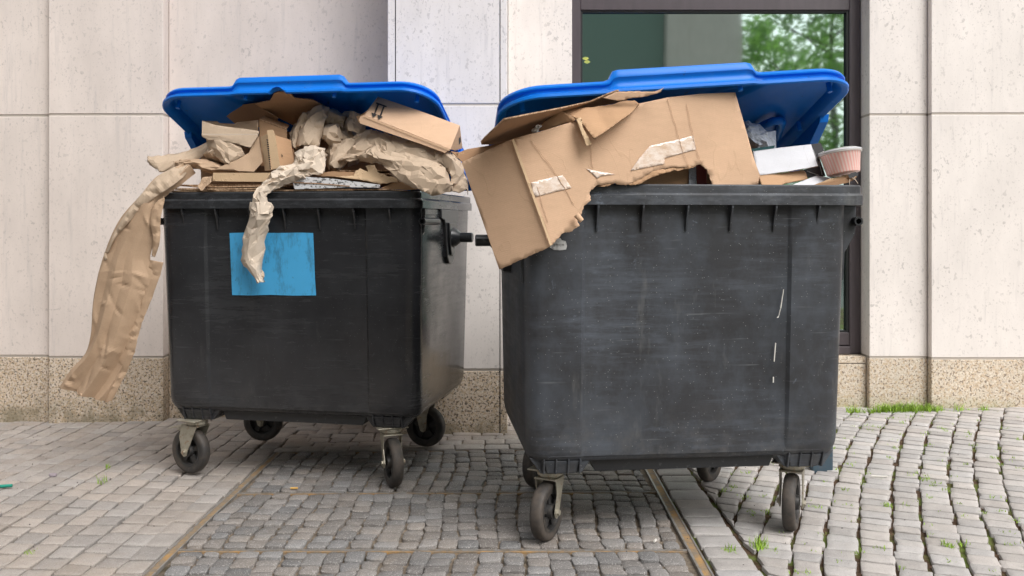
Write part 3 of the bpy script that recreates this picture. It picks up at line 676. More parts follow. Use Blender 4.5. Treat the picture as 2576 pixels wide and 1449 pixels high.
left_bin, left_lid = make_bin(BL, 'waste_bin', 'dark grey wheeled waste bin with a blue square sticker on its front', 'plastic', 22.6, 0, [
    (-.455, -.36, R(73), .035, True), (.425, -.345, R(32), -.045, False), (-.44, .25, R(93), .0, False), (.40, .283, R(83), .0, False)], -.045, 1.262, 1.19, .015)
right_bin, right_lid = make_bin(BR, 'waste_bin', 'scratched dark grey wheeled waste bin under a huge torn cardboard box', 'plastic_worn', 16.9, 4.3, [
    (-.455, -.30, R(-33), -.03, False), (.425, -.30, R(-30), -.02, False), (-.42, .30, R(-35), .0, False), (.32, .30, R(-42), .0, False)], None, 1.255, 1.238, -.018, -.012, True)
def decal(B, e, name, pts, yl, mat, label=None, t=.0015):
    q = [W2L(B, px, py, yl) for px, py in pts]; n = len(q)
    mb = MB(); mb.add(q + [(x, y + t, z) for x, y, z in q], [tuple(range(n)), tuple(reversed(range(n, 2 * n)))] + [(i, n + i, n + (i + 1) % n, (i + 1) % n) for i in range(n)])
    o = mb.build(name, mat, e)
    if label: o['label'] = label
    return o
def fy(z, rec=.016): return -(.84 + .08 * (z - .30) / .86) / 2 + rec - .003
st = [(582, 586), (640, 584.5), (700, 586), (760, 585), (791.5, 586), (793, 640), (794, 700), (796, 743), (740, 743.5), (680, 741.5), (630, 743), (585, 742)]
q = [W2L(BL, a, b, -.43) for a, b in st]; q = [(x, fy(z) - .004, z) for x, y, z in q]
o = MB().add(q, [tuple(range(len(q)))]).build('sticker', 'sticker', left_bin); o['label'] = 'square bright blue sticker with dirt streaks'
o.modifiers.new('s', 'SOLIDIFY').thickness = .0008
rr = random.Random(4); base = [(1380, 622), (1384, 612), (1394, 608), (1398, 600), (1406, 598), (1410, 604), (1420, 606), (1423, 618), (1421, 627), (1405, 629), (1390, 628)]
q = [W2L(BR, a, b, -.43) for a, b in base]; q = [(x, fy(z, 0) , z) for x, y, z in q]
o = MB().add(q, [tuple(range(len(q)))]).build('torn_label', 'label', right_bin); o['label'] = 'torn remains of a white barcode label'
mb = MB()
for k in range(11):
    a = 1388 + k * 2.6; p0 = W2L(BR, a, 613, -.43); p1 = W2L(BR, a + rr.choice((.7, 1.2)), 617.5, -.43); y = fy(p0[2], 0) - .0006; mb.add([(p0[0], y, p0[2]), (p1[0], y, p0[2]), (p1[0], y, p1[2]), (p0[0], y, p1[2])], [(0, 1, 2, 3)])
mb.build('barcode', 'ink', o)
for pts in ([(1966, 727), (1967, 727), (1961, 775), (1959, 775)], [(1959, 776), (1960, 776), (1955, 798), (1951, 798), (1955, 794)], [(1948, 862), (1950, 862), (1947, 909), (1945, 909)], [(1944, 948), (1946, 948), (1946, 962), (1944, 962)]):
    q = [W2L(BR, a, b, -.43) for a, b in pts]; q = [(x, fy(z, .006) - .004, z) for x, y, z in q]
    MB().add(q + [(x, y + .004, z) for x, y, z in q], [tuple(range(len(q)))] + [(i, (i + 1) % len(q), len(q) + (i + 1) % len(q), len(q) + i) for i in range(len(q))]).build('paint_drip', 'white', right_bin)

# ================================================================ WASTE: paper and cardboard
def Cr(k, pts):
    ox, oy, s = {0: (0, 0, 1 / 1.5901), 1: (500, 250, 2.415), 2: (1150, 280, 2.415), 3: (1800, 250, 1.7044), 4: (2600, 250, 2.07), 5: (200, 600, 1.38), 6: (560, 280, 1.811)}[k]
    if k == 0: return list(pts)
    return [((ox + p[0] / s) / 1.5901, (oy + p[1] / s) / 1.5901) + tuple(p[2:]) for p in pts]
class Crease:
    def __init__(s, seed, freq=9., n=4, amp=1.):
        g = np.random.RandomState(seed); s.w = []
        for k in range(n):
            f = freq * (1.7 ** k) * g.uniform(.8, 1.2); d = g.normal(size=3); d /= np.linalg.norm(d); s.w.append((d * f, g.uniform(0, 1), amp / (1.55 ** k)))
        s.warp = g.normal(size=(3, 3)) * freq * .8; s.ph = g.uniform(0, 6.28, 3)
        s.sites = g.uniform(-1, 1, (240, 3)); s.f = freq
    def __call__(s, A):
        A = np.asarray(A, float); Q = A + .22 / s.f * np.sin(A @ s.warp + s.ph); h = np.zeros(len(A))
        for d, ph, a in s.w: t = (Q @ d + ph) % 1.0; h += a * (np.abs(t - .5) * 4 - 1)
        P_ = (Q * s.f * .22); P_ = (P_ + 1) % 2 - 1
        D = np.sqrt(((P_[:, None, :] - s.sites[None]) ** 2).sum(2)); D.sort(axis=1); e_ = D[:, 1] - D[:, 0]
        return h * .5 + (np.minimum(e_, .12) / .12 - .5) * 1.2
def catmull(Pt, n):
    Pt = [np.array(p, float) for p in Pt]; m_ = len(Pt) - 1; out = []
    for i in range(n + 1):
        t = i / n * m_; k = min(int(t), m_ - 1); u = t - k
        p0, p1, p2, p3 = Pt[max(k - 1, 0)], Pt[k], Pt[k + 1], Pt[min(k + 2, m_)]
        out.append(.5 * ((2 * p1) + (-p0 + p2) * u + (2 * p0 - 5 * p1 + 4 * p2 - p3) * u * u + (-p0 + 3 * p1 - 3 * p2 + p3) * u ** 3))
    return np.array(out)
def paper(name, label, cat, B, A, Bq, mat, seed=0, nu=80, nv=30, amp=.006, freq=10, bulge=.0, folds=0, fold_amp=.0, torn=.002, parent=None, group=None, smooth=True, th=.001, facet=.02, rough_=.5, grid=False):
    """draped sheet between edge polylines A and Bq, each [(px, py, off)]"""
    a = catmull([B.W(*p) for p in A], nu); b = catmull([B.W(*p) for p in Bq], nu); g = np.random.RandomState(seed)
    v = np.linspace(0, 1, nv + 1)[None, :, None]; G = a[:, None] * (1 - v) + b[:, None] * v
    du = np.gradient(G, axis=0); dv = np.gradient(G, axis=1); n = np.cross(du, dv); n /= np.linalg.norm(n, axis=2, keepdims=True) + 1e-9
    view = G - np.array([0, 0, H]); s_ = np.sign((n * view).sum(2, keepdims=True)); n = -n * np.where(s_ == 0, 1, s_)
    if grid: nu_, nv_ = nu, nv
    cr = Crease(seed, freq); h = cr(G.reshape(-1, 3)).reshape(nu + 1, nv + 1) * amp
    vv = v[0, :, 0]; h = h * (.55 if grid else .35) + bulge * np.sin(np.pi * vv)[None]
    if folds:
        u_ = np.linspace(0, 1, nu + 1)[:, None]; ph = folds * vv[None] + (.9 * u_ if grid else 0) + .45 * np.sin(u_ * 3.1 + seed) + .2 * np.sin(u_ * 9 + vv[None] * 4); h += fold_amp * (np.abs((ph % 1.) - .5) * 4 - 1) * (.6 + .4 * np.sin(u_ * 5 + seed))
    if grid:
        # short sharp wrinkles: small tilted ridges scattered over the sheet
        gg = np.random.RandomState(seed + 5); D2 = G.reshape(-1, 3); hh = np.zeros(len(D2)); L0 = D2.std(axis=0).sum()
        for q in range(46):
            c = D2[gg.randint(len(D2))]; d = gg.normal(size=3); d[1] *= .3; d /= np.linalg.norm(d); r_ = D2 - c; t_ = r_ @ d; pr = np.linalg.norm(r_ - t_[:, None] * d, axis=1)
            Lc = gg.uniform(.03, .11); hh += gg.choice((-1, 1)) * gg.uniform(.7, 1.6) * amp * np.clip(1 - np.abs(t_) / Lc, 0, 1) * np.clip(1 - pr / .014, 0, 1)
        h = h + hh.reshape(h.shape)
    G = G + n * h[..., None]
    Lu = float(np.linalg.norm(np.diff(G[:, nv // 2], axis=0), axis=1).sum()); Lv = float(np.linalg.norm(np.diff(G[nu // 2], axis=0), axis=1).sum())
    rgp = random.Random(seed); st = facet; ku, kv = max(4, int(Lu / st * 1.3)), max(3, int(Lv / st * 1.3)); pts = []
    pts += [(i / ku, 0.) for i in range(ku)] + [(1., j / kv) for j in range(kv)] + [(1 - i / ku, 1.) for i in range(ku)] + [(0., 1 - j / kv) for j in range(kv)]
    nb = len(pts); loop = [(i, (i + 1) % nb) for i in range(nb)]
    for q in range(int(Lu * Lv / (st * st) * 1.2)): pts.append((rgp.uniform(.2 / ku, 1 - .2 / ku), rgp.uniform(.2 / kv, 1 - .2 / kv)))
    r_ = delaunay_2d_cdt([Vector((p[0] * Lu, p[1] * Lv)) for p in pts], loop, [], 1, 1e-5)
    V = []
    for p in r_[0]:
        u1, v1 = min(max(p.x / Lu, 0), 1), min(max(p.y / Lv, 0), 1); a_, b_ = u1 * nu, v1 * nv; i, j = min(int(a_), nu - 1), min(int(b_), nv - 1); fu, fv = a_ - i, b_ - j
        q = (G[i, j] * (1 - fu) + G[i + 1, j] * fu) * (1 - fv) + (G[i, j + 1] * (1 - fu) + G[i + 1, j + 1] * fu) * fv
        edge_ = u1 < 1e-4 or u1 > 1 - 1e-4 or v1 < 1e-4 or v1 > 1 - 1e-4
        q = q + n[i, j] * rgp.gauss(0, 1) * amp * rough_
        if edge_: q = q + np.array([rgp.gauss(0, 1), 0, rgp.gauss(0, 1)]) * torn
        V.append(q)
    Fc = [tuple(f) for f in r_[2]]
    if grid:
        G[-1] += np.stack([g.normal(size=nv + 1) * torn, np.zeros(nv + 1), np.cumsum(g.normal(size=nv + 1)) * torn], 1); V = G.reshape(-1, 3); m_ = nv + 1; Fc = [(i * m_ + j, i * m_ + j + 1, (i + 1) * m_ + j + 1, (i + 1) * m_ + j) for i in range(nu) for j in range(nv)]
    o = objw(name, V, Fc, mat, parent)
    autosmooth(o, 9 if grid else 13)
    s_ = o.modifiers.new('s', 'SOLIDIFY'); s_.thickness = th; s_.offset = 0
    if parent is None: tag(o, label, cat, group)
    return o
def wad(name, label, B, items, mat, seed=0, amp=.014, freq=11, parent=None, group='crumpled papers in the left bin'):
    """crumpled lump(s): items (px, py, off, rx_px, ry_px, depth m, tilt)"""
    allV, allF = [], []; rgp = random.Random(seed)
    for k, (px, py, off, rx, ry, dp, tl) in enumerate(items):
        c = np.array(B.W(px, py, off)); s_ = c[1] / F; ax = np.array([rx * s_, dp, ry * s_])
        npt = int(min(420, max(60, 4 * math.pi * (ax[0] * ax[1] + ax[0] * ax[2] + ax[1] * ax[2]) / 3 / (.024 ** 2) * 1.2)))
        bm = bmesh.new()
        for q in range(npt):
            d = Vector((rgp.gauss(0, 1), rgp.gauss(0, 1), rgp.gauss(0, 1))).normalized(); bm.verts.new(d)
        bmesh.ops.convex_hull(bm, input=bm.verts); bmesh.ops.delete(bm, geom=[v for v in bm.verts if not v.link_faces], context='VERTS')
        bmesh.ops.recalc_face_normals(bm, faces=bm.faces); bm.verts.index_update()
        S0 = np.array([v.co[:] for v in bm.verts]); F0 = [tuple(v.index for v in f.verts) for f in bm.faces]; bm.free()
        g = np.random.RandomState(seed + k); A = S0 * ax
        big = Crease(seed + k * 7, freq * .5, 3)(A) * amp * 1.2; A = A + S0 * (big + g.normal(size=len(A)) * amp * .5)[:, None]
        ct, st_ = math.cos(tl), math.sin(tl); A = np.stack([A[:, 0] * ct - A[:, 2] * st_, A[:, 1], A[:, 0] * st_ + A[:, 2] * ct], 1) + c
        n0 = len(allV); allV += list(A); allF += [tuple(i + n0 for i in f) for f in F0]
    o = objw(name, allV, allF, mat, parent); autosmooth(o, 24)
    if parent is None: tag(o, label, 'paper', group)
    return o
def torn_line(pts, j=2.5, step=7, seed=0):
    g = random.Random(seed); out = []
    for (x0, y0), (x1, y1) in zip(pts, pts[1:]):
        n = max(1, int(math.hypot(x1 - x0, y1 - y0) / step))
        for k in range(n):
            t = k / n; out.append((x0 + (x1 - x0) * t + (g.uniform(-j, j) if k else 0), y0 + (y1 - y0) * t + (g.uniform(-j, j) if k else 0)))
    out.append(pts[-1]); return out
def board(name, label, B, poly, off, mat, th=.004, amp=.0, freq=5., seed=0, grid=11., parent=None, cat='cardboard', group=None, edge='edge', dens=True):
    """flat or gently buckled sheet; poly in px; off = number, or f(px, py)"""
    fo = off if callable(off) else (lambda a, b: off)
    pts = list(dict.fromkeys([(float(a), float(b)) for a, b in poly])); n = len(pts); P2 = [Vector(p) for p in pts]
    if amp > 0:
        g = random.Random(seed); xs_ = [p[0] for p in pts]; ys_ = [p[1] for p in pts]; y = min(ys_)
        while y < max(ys_):
            x = min(xs_)
            while x < max(xs_): P2.append(Vector((x + g.uniform(-.3, .3) * grid, y + g.uniform(-.3, .3) * grid))); x += grid
            y += grid
    r_ = delaunay_2d_cdt(P2, [(i, (i + 1) % n) for i in range(n)], [], 1, 1e-4)
    vs, fs = r_[0], r_[2]
    A = np.array([tuple(B.W(v.x, v.y, fo(v.x, v.y))) for v in vs]); 
    if amp > 0:
        nn = np.array(B.G(0, -1, 0) - B.G(0, 0, 0)); A = A + nn[None] * (Crease(seed, freq, 4)(A) * amp)[:, None]
    Fc = []
    for f in fs:
        a, b, c = (A[i] for i in f[:3]); nrm = np.cross(b - a, c - a); Fc.append(tuple(f) if nrm @ (a - np.array([0, 0, H])) < 0 else tuple(reversed(f)))
    o = objw(name, A, Fc, [mat, edge], parent)
    if amp > 0: autosmooth(o, 12)
    s_ = o.modifiers.new('s', 'SOLIDIFY'); s_.thickness = th; s_.offset = -1; s_.material_offset_rim = 1
    if parent is None: tag(o, label, cat, group)
    return o
def plane_off(p1, p2, p3):
    """off as an affine function of px, py through three (px, py, off)"""
    A = np.array([[p[0], p[1], 1] for p in (p1, p2, p3)], float); s = np.linalg.solve(A, np.array([p[2] for p in (p1, p2, p3)], float))
    return lambda x, y: float(s[0] * x + s[1] * y + s[2])
def slab(name, label, B, x0, x1, z, y0, depth, skew, mat, th=.006, group='flattened boards in the bins', wavy=.0, seed=0):
    """flat board lying over the bin, local metres; two plies and a fluted edge"""
    g = random.Random(seed); nx = 24; top = []; front = [(x0 + (x1 - x0) * i / nx, y0 + skew * i / nx + g.uniform(-1, 1) * .003) for i in range(nx + 1)]
    rings = []
    for i, (x, y) in enumerate(front):
        zz = z + wavy * math.sin(i * .35 + seed); rings.append([tuple(B.G(x, y, zz)), tuple(B.G(x, y, zz + th)), tuple(B.G(x, y + depth, zz + th)), tuple(B.G(x, y + depth, zz))])
    mb = MB(); mb.loft(rings, True, True); o = objw(name, mb.V, mb.F, [mat, 'edge'])
    for p in o.data.polygons:
        k = p.index
        if k < nx * 4 and k % 4 == 0 or k >= nx * 4: p.material_index = 1
    bm = bmesh.new(); bm.from_mesh(o.data); bmesh.ops.recalc_face_normals(bm, faces=bm.faces); bm.to_mesh(o.data); bm.free()
    return tag(o, label, 'cardboard', group)
GL = 'waste heaped in the left bin'; GRP = 'waste heaped in the right bin'

# ---- left bin: flattened boards on the rim
specs = [(-.55, .30, 1.232, -.462, .80, .0, 'card_dark'), (-.50, -.02, 1.240, -.468, .72, .008, 'card_b'), (-.42, .0, 1.250, -.46, .75, .0, 'card_dark'), (-.50, .05, 1.258, -.43, .7, .01, 'card_b'),
         (.05, .45, 1.234, -.455, .7, .0, 'card_dark'), (.22, .42, 1.302, -.36, .55, .0, 'card_dark'), (.17, .42, 1.316, -.38, .5, .02, 'card_b'), (.24, .50, 1.288, -.37, .5, .0, 'card_dark')]
lb = ['lowest brown corrugated board lying on the left bin rim', 'corrugated board second from the bottom at the left end of the left bin rim', 'dark corrugated board third from the bottom above the left bin rim', 'corrugated board on top of the flat stack at the left of the left bin', 'dark board lying behind the printed white board', 'lower of the brown boards stacked above the printed white board', 'upper thin brown board above the printed white board', 'dark brown board just above the torn tan flap']
for i, (a, b, z, y0, dp, sk, mt) in enumerate(specs): slab('cardboard_sheet', lb[i], BL, a, b, z, y0, dp, sk, mt, .006, 'flattened boards on the left bin rim', .0008, i)
lb = ['flat brown board covering the waste inside the right bin', 'flat tan board lying inside the right bin above the brown one']
for i, (a, b, z) in enumerate(((-.53, .53, 1.17), (-.2, .54, 1.195))): slab('cardboard_sheet', lb[i], BR, a, b, z, -.40, .8, 0, 'card_dark', .006, 'boards inside the right bin', 0, i)

O = Cr(1, [(850, 1065), (1130, 1066), (1415, 1065), (1350, 1152), (1080, 1150), (845, 1145)])
board('cardboard_sheet', 'cream cardboard panel on edge above the flat stack at the left bin rim', BL, O, .03, 'card_cream', .004, .0, cat='cardboard')
O = Cr(1, [(740, 1037), (900, 1030), (1050, 1045), (1170, 1052), (1160, 1066), (900, 1062), (740, 1056)])
board('cardboard_scrap', 'thin torn cardboard scrap lying on the cream panel', BL, O, .05, 'card_b', .004)
O = torn_line(Cr(1, [(700, 1200), (760, 1108), (845, 1100), (835, 1150), (790, 1190), (740, 1242)]), 1.2, 5, 3)
board('paper_scrap', 'small twisted orange brown paper scrap hanging left of the cream panel', BL, O, plane_off((440, 470, .02), (530, 440, .03), (500, 480, -.01)), 'kraft_brown', .001, .006, 16, 5, 4, cat='paper')
# cardboard under the lid
board('cardboard_sheet', 'brown board with faint printed lines under the left lid', BL, Cr(1, [(890, 440), (1250, 395), (1480, 540), (1400, 640), (1060, 590)]), plane_off((548, 272, .30), (640, 262, .20), (600, 330, .36)), 'card_dark', .004)
board('cardboard_sheet', 'large brown board propped against the left lid behind its notch', BL, Cr(1, [(1253, 400), (1340, 380), (1400, 370), (1440, 300), (1480, 285), (1560, 285), (1600, 300), (1640, 345), (1811, 360), (1960, 440), (1811, 560), (1680, 640), (1640, 615), (1380, 480)]), plane_off((640, 262, .16), (700, 230, .075), (740, 330, .42)), 'card_b', .004)
board('cardboard_sheet', 'dark board standing at the back of the left bin behind the papers', BL, [(505, 395), (560, 350), (700, 330), (860, 345), (1000, 350), (1080, 400), (1085, 470), (505, 470)], .40, 'card_dark', .004, .004, 6, 4, 14)
# open carton with the little cream box
o = board('carton', 'open tan carton standing behind the small cream box', BL, Cr(1, [(1297, 545), (1340, 560), (1560, 640), (1565, 800), (1570, 1000), (1310, 1000), (1300, 720)]), .16, 'card_b', .004, 0, cat='box')
board('flap', None, BL, Cr(1, [(1297, 545), (1355, 515), (1590, 605), (1560, 642), (1340, 562)]), plane_off(*Cr(1, [(1297, 545, .158), (1355, 515, .24), (1560, 642, .158)])), 'card_b', parent=o)
e = empty('cream_box', BL.W(675, 425, .06)); tag(e, 'small cream cardboard box with a perforated edge standing in the left bin', 'box', GL)
board('side_panel', None, BL, Cr(1, [(1308, 722), (1368, 690), (1385, 740), (1412, 1040), (1350, 1047)]), plane_off(*Cr(1, [(1308, 722, .10), (1385, 740, .055), (1350, 1047, .08)])), 'card_cream', .003, parent=e)
board('front_panel', None, BL, Cr(1, [(1372, 655), (1430, 650), (1450, 702), (1500, 1015), (1405, 1040), (1390, 800)]), .05, 'card_cream', .003, parent=e)
board('side_panel', None, BL, Cr(1, [(1450, 702), (1600, 748), (1640, 1000), (1500, 1015)]), plane_off(*Cr(1, [(1450, 702, .05), (1600, 748, .13), (1500, 1015, .05)])), 'card_b', .003, parent=e)
tp = [(1375, 740)]
for k in range(14): tp += [(1372 + k * 1.6, 742 + k * 20), (1386 + k * 1.6, 748 + k * 20)]
tp += [(1400, 1035), (1412, 1030)] + [(1398 + k * 0, 1030 - 0) for k in range(0)] + [(1385, 735)]
mb = MB()
for k in range(14):
    q = Cr(1, [(1366 + k * 2.3, 740 + k * 21), (1382 + k * 2.1, 744 + k * 21), (1384 + k * 2.1, 755 + k * 21), (1369 + k * 2.3, 755 + k * 21)]); mb.add([tuple(BL.W(a, b, .045)) for a, b in q], [(0, 3, 2, 1)])
mb.build('perforation', 'ink', e, world=True)
q = Cr(1, [(1512, 880), (1526, 905), (1514, 915)]); fo = plane_off(*Cr(1, [(1450, 702, .048), (1600, 748, .128), (1500, 1015, .048)]))
MB().add([tuple(BL.W(a, b, fo(a, b) - .002)) for a, b in q], [(0, 2, 1)]).build('finger_hole', 'ink', e, world=True)

# ---- left bin: papers
def c1(*p): return Cr(1, p)
def c2(*p): return Cr(2, p)
wad('crumpled_paper', 'dark crumpled kraft paper lying low at the left end of the left bin', BL, [(*c1((720, 985))[0], .12, 60, 14, .10, .0), (*c1((860, 1020))[0], .10, 50, 15, .08, -.1)], 'kraft_brown', 11, .007, 14)
paper('kraft_sheet', 'smooth curled kraft sheet sticking out left over the bin corner', 'paper', BL, c1((214, 906, .05), (330, 900, .06), (460, 885, .08), (620, 845, .12), (775, 780, .2), (850, 745, .25)), c1((240, 990, .03), (310, 1035, .02), (350, 1062, .03), (470, 1030, .06), (640, 960, .1), (850, 850, .2)), 'kraft', 21, 50, 14, .0018, 8, .012)
wad('crumpled_paper', 'rounded crumpled kraft lump under the folded paper bag', BL, [(*c1((950, 860))[0], .17, 44, 36, .09, .35)], 'kraft', 31, .011, 12)
o = board('paper_bag', 'flattened folded kraft paper bag on top at the left of the left bin', BL, c1((740, 562), (870, 604), (1000, 622), (1150, 640), (1292, 662), (1288, 700), (1212, 822), (1080, 785), (1000, 770), (900, 745), (790, 745), (738, 715)), plane_off((508, 304, .07), (650, 330, .10), (508, 350, .05)), 'kraft', .001, .005, 8, 7, 7, cat='paper', edge='kraft', group=GL)
board('back_panel', None, BL, c1((742, 563), (890, 566), (912, 584), (1060, 592), (1080, 578), (1290, 556), (1292, 660), (1150, 660), (900, 640)), .16, 'kraft_brown', .001, .005, 9, 8, 7, parent=o, edge='kraft')
board('fold_band', None, BL, c1((740, 686), (850, 690), (1000, 690), (1150, 690), (1285, 690), (1285, 698), (1150, 700), (1000, 702), (850, 702), (742, 700)), .052, 'kraft_pale', .001, parent=o, edge='kraft')
board('kraft_sheet', 'triangular stretched kraft sheet leaning between the paper bag and the cream box', BL, c1((840, 1037), (980, 985), (1100, 935), (1200, 870), (1250, 740), (1300, 700), (1335, 960), (1250, 1055), (1100, 1050)), plane_off((540, 430, .04), (655, 335, .12), (640, 430, .05)), 'kraft_brown', .001, .006, 8, 17, 7, cat='paper', edge='kraft', group=GL)
# crumples in the middle
wad('crumpled_paper', 'large smooth grey brown crumpled paper below the centre of the left lid', BL, [(*c2((240, 590))[0], .25, 36, 52, .10, -.35), (*c2((95, 650))[0], .24, 17, 42, .06, -.3), (*c2((400, 480))[0], .30, 38, 26, .1, -.2)], 'kraft', 41, .010, 8)
wad('crumpled_paper', 'small knotted ball of kraft paper right of the large crumpled paper', BL, [(*c2((440, 625))[0], .17, 27, 30, .06, .2)], 'kraft', 52, .010, 16)
wad('crumpled_paper', 'crumpled kraft paper close under the arrow box', BL, [(*c2((630, 520))[0], .30, 34, 34, .08, .4), (*c2((590, 680))[0], .26, 40, 24, .08, -.5)], 'kraft', 63, .012, 12)
wad('crumpled_paper', 'crumpled kraft paper filling the gap above the stacked brown boards', BL, [(*c2((500, 810))[0], .20, 26, 42, .08, -.4), (*c2((620, 760))[0], .20, 26, 34, .07, -.3), (*c2((760, 720))[0], .21, 36, 34, .08, -.2)], 'kraft', 74, .012, 13)
wad('crumpled_paper', 'pale crumpled ball of packing paper above the centre of the left bin rim', BL, [(*c2((215, 850))[0], .07, 40, 34, .07, .0), (*c2((120, 960))[0], .03, 46, 20, .05, .3)], 'kraft_pale', 85, .012, 15)
def c6(*p): return Cr(6, p)
paper('kraft_sheet', 'smooth swelling kraft sheet over the large crumpled paper', 'paper', BL, c6((1200, 318, .20), (1165, 380, .18), (1135, 460, .16), (1125, 565, .13)), c6((1375, 278, .22), (1355, 350, .18), (1325, 440, .15), (1290, 565, .12)), 'kraft', 402, 50, 24, .004, 7, .03, 1.3, .010, .002, facet=.026, rough_=.5)
paper('kraft_sheet', 'folded kraft sheet falling away behind the small knotted ball', 'paper', BL, c6((1345, 280, .24), (1420, 285, .24), (1490, 330, .25)), c6((1345, 380, .2), (1390, 390, .21), (1470, 420, .22)), 'kraft', 403, 30, 20, .005, 9, .02, 1.4, .012, .002, facet=.024)
paper('kraft_sheet', 'thin rolled kraft strip left of the large crumpled paper', 'paper', BL, c6((1185, 315, .19), (1150, 360, .19), (1110, 470, .18), (1097, 560, .16)), c6((1225, 325, .18), (1195, 390, .17), (1160, 480, .16), (1140, 575, .14)), 'kraft', 404, 40, 12, .003, 9, .02, 0, 0, .002, facet=.024, rough_=.4)
paper('kraft_sheet', 'small pointed kraft fold tucked under the left end of the arrow box', 'paper', BL, c6((1520, 325, .24), (1485, 395, .22), (1510, 460, .2)), c6((1610, 325, .22), (1640, 400, .2), (1600, 470, .18)), 'kraft', 405, 30, 20, .005, 9, .03, 1.2, .012, .002, facet=.026)
paper('kraft_sheet', 'narrow upright kraft fold just right of the pale crumpled ball', 'paper', BL, c6((1440, 570, .14), (1385, 610, .13), (1365, 730, .10)), c6((1560, 500, .16), (1540, 600, .12), (1430, 720, .08)), 'kraft', 406, 36, 22, .005, 9, .025, 1.6, .012, .002, facet=.024)
paper('kraft_sheet', 'broad kraft fold fanning out above the stacked brown boards', 'paper', BL, c6((1640, 430, .17), (1560, 540, .13), (1500, 620, .11), (1440, 690, .09)), c6((1790, 520, .14), (1740, 590, .10), (1640, 640, .08), (1500, 680, .08)), 'kraft', 407, 46, 26, .005, 8, .025, 1.7, .013, .002, facet=.026)
paper('kraft_sheet', 'wrinkled kraft sheet wrapped round the lump under the folded paper bag', 'paper', BL, c6((480, 500, .10), (500, 570, .08), (560, 640, .07), (620, 690, .07)), c6((690, 500, .09), (730, 560, .08), (755, 620, .08), (680, 665, .08)), 'kraft', 408, 40, 26, .005, 9, .03, 2.2, .012, .002, facet=.024)
board('cardboard_scrap', 'brown card scrap wedged right of the small cream box', BL, torn_line(c6((1085, 500), (1120, 600), (1110, 700), (1010, 735), (1000, 640)), 1, 6, 2), .14, 'card_dark', .004)
board('cardboard_scrap', 'dark torn card lying under the lump of the folded paper bag', BL, torn_line(c6((430, 650), (560, 610), (700, 690), (820, 735), (560, 745), (440, 735)), 1, 6, 3), plane_off((470, 435, .10), (560, 420, .2), (520, 450, .05)), 'card_dark', .004)
board('cardboard_scrap', 'tan card edge sticking up behind the torn flap with the ragged edge', BL, torn_line(c6((1270, 742), (1420, 735), (1600, 742), (1600, 775), (1280, 770)), .8, 6, 4), .07, 'card_b', .004)
# long twisted strand over the rim
def c6(*p): return Cr(6, p)
e = empty('packing_paper_strand', BL.W(655, 600, -.02)); tag(e, 'pale twisted strand of packing paper hanging over the bin front across the blue sticker', 'paper')
paper('upper_strand', None, None, BL, c6((1270, 545, .06), (1150, 590, .04), (1110, 680, .03), (1010, 712, .0), (960, 740, -.01), (900, 815, -.02), (830, 880, -.045), (800, 985, -.055), (795, 1060, -.05)),
      c6((1350, 640, .06), (1335, 745, .03), (1240, 765, .02), (1140, 800, .0), (1060, 830, -.005), (990, 860, -.02), (915, 900, -.05), (930, 960, -.055), (955, 1040, -.05)), 'kraft_pale', 87, 70, 22, .006, 9, .022, 2.2, .010, .003, parent=e, facet=.020, rough_=.8)
paper('lower_strand', None, None, BL, c6((800, 960, -.045), (788, 1075, -.045), (752, 1190, -.035), (745, 1300, -.025), (744, 1400, -.02), (800, 1470, -.015), (850, 1540, -.01)),
      c6((948, 950, -.045), (958, 1050, -.045), (938, 1110, -.035), (920, 1200, -.025), (900, 1320, -.02), (885, 1420, -.015), (905, 1535, -.01)), 'kraft_pale', 88, 70, 22, .004, 9, .026, 1.6, .009, .003, parent=e, facet=.028, rough_=.6)
wad('lower_end', None, BL, [(652, 690, -.012, 13, 20, .012, .3)], 'kraft', 93, .004, 30, parent=e)
# big sheets at the right end of the left bin
paper('kraft_sheet', 'wide grey brown kraft sheet spilling under the arrow box', 'paper', BL, c2((720, 575, .20), (800, 565, .18), (930, 600, .14), (1050, 630, .12), (1250, 700, .08), (1450, 760, .06), (1570, 800, .06), (1650, 860, .08), (1700, 960, .14)), c2((500, 915, .14), (680, 860, .10), (860, 800, .07), (1000, 830, .05), (1150, 870, .03), (1330, 930, .03), (1500, 960, .02), (1580, 1020, .02), (1620, 1100, .04)), 'kraft', 101, 90, 34, .006, 7, .015, 1.6, .010)
paper('kraft_sheet', 'long folded kraft sheet sagging over the right end of the left bin rim', 'paper', BL, c2((690, 850, .09), (760, 780, .08), (835, 715, .06), (880, 765, .03), (1050, 795, .01), (1250, 840, .0), (1450, 890, .0), (1530, 960, .0), (1570, 1060, .0), (1600, 1110, .01)), c2((690, 872, .08), (790, 900, .06), (880, 905, .03), (960, 950, .01), (1040, 1040, -.01), (1150, 1110, -.03), (1300, 1170, -.045), (1400, 1212, -.045), (1520, 1195, -.03), (1600, 1150, -.01)), 'kraft', 113, 90, 34, .0055, 7, .022, 1.7, .011)
paper('kraft_sheet', 'folded kraft sheet end curling over the right corner of the left bin', 'paper', BL, c2((1520, 800, .05), (1600, 820, .05), (1680, 900, .06), (1700, 980, .07), (1735, 1080, .06), (1738, 1210, .03)), c2((1480, 850, .02), (1540, 960, .01), (1570, 1010, .0), (1590, 1080, .0), (1560, 1150, .0), (1640, 1190, -.01)), 'kraft', 127, 50, 26, .006, 9, .02, 1.3, .012)
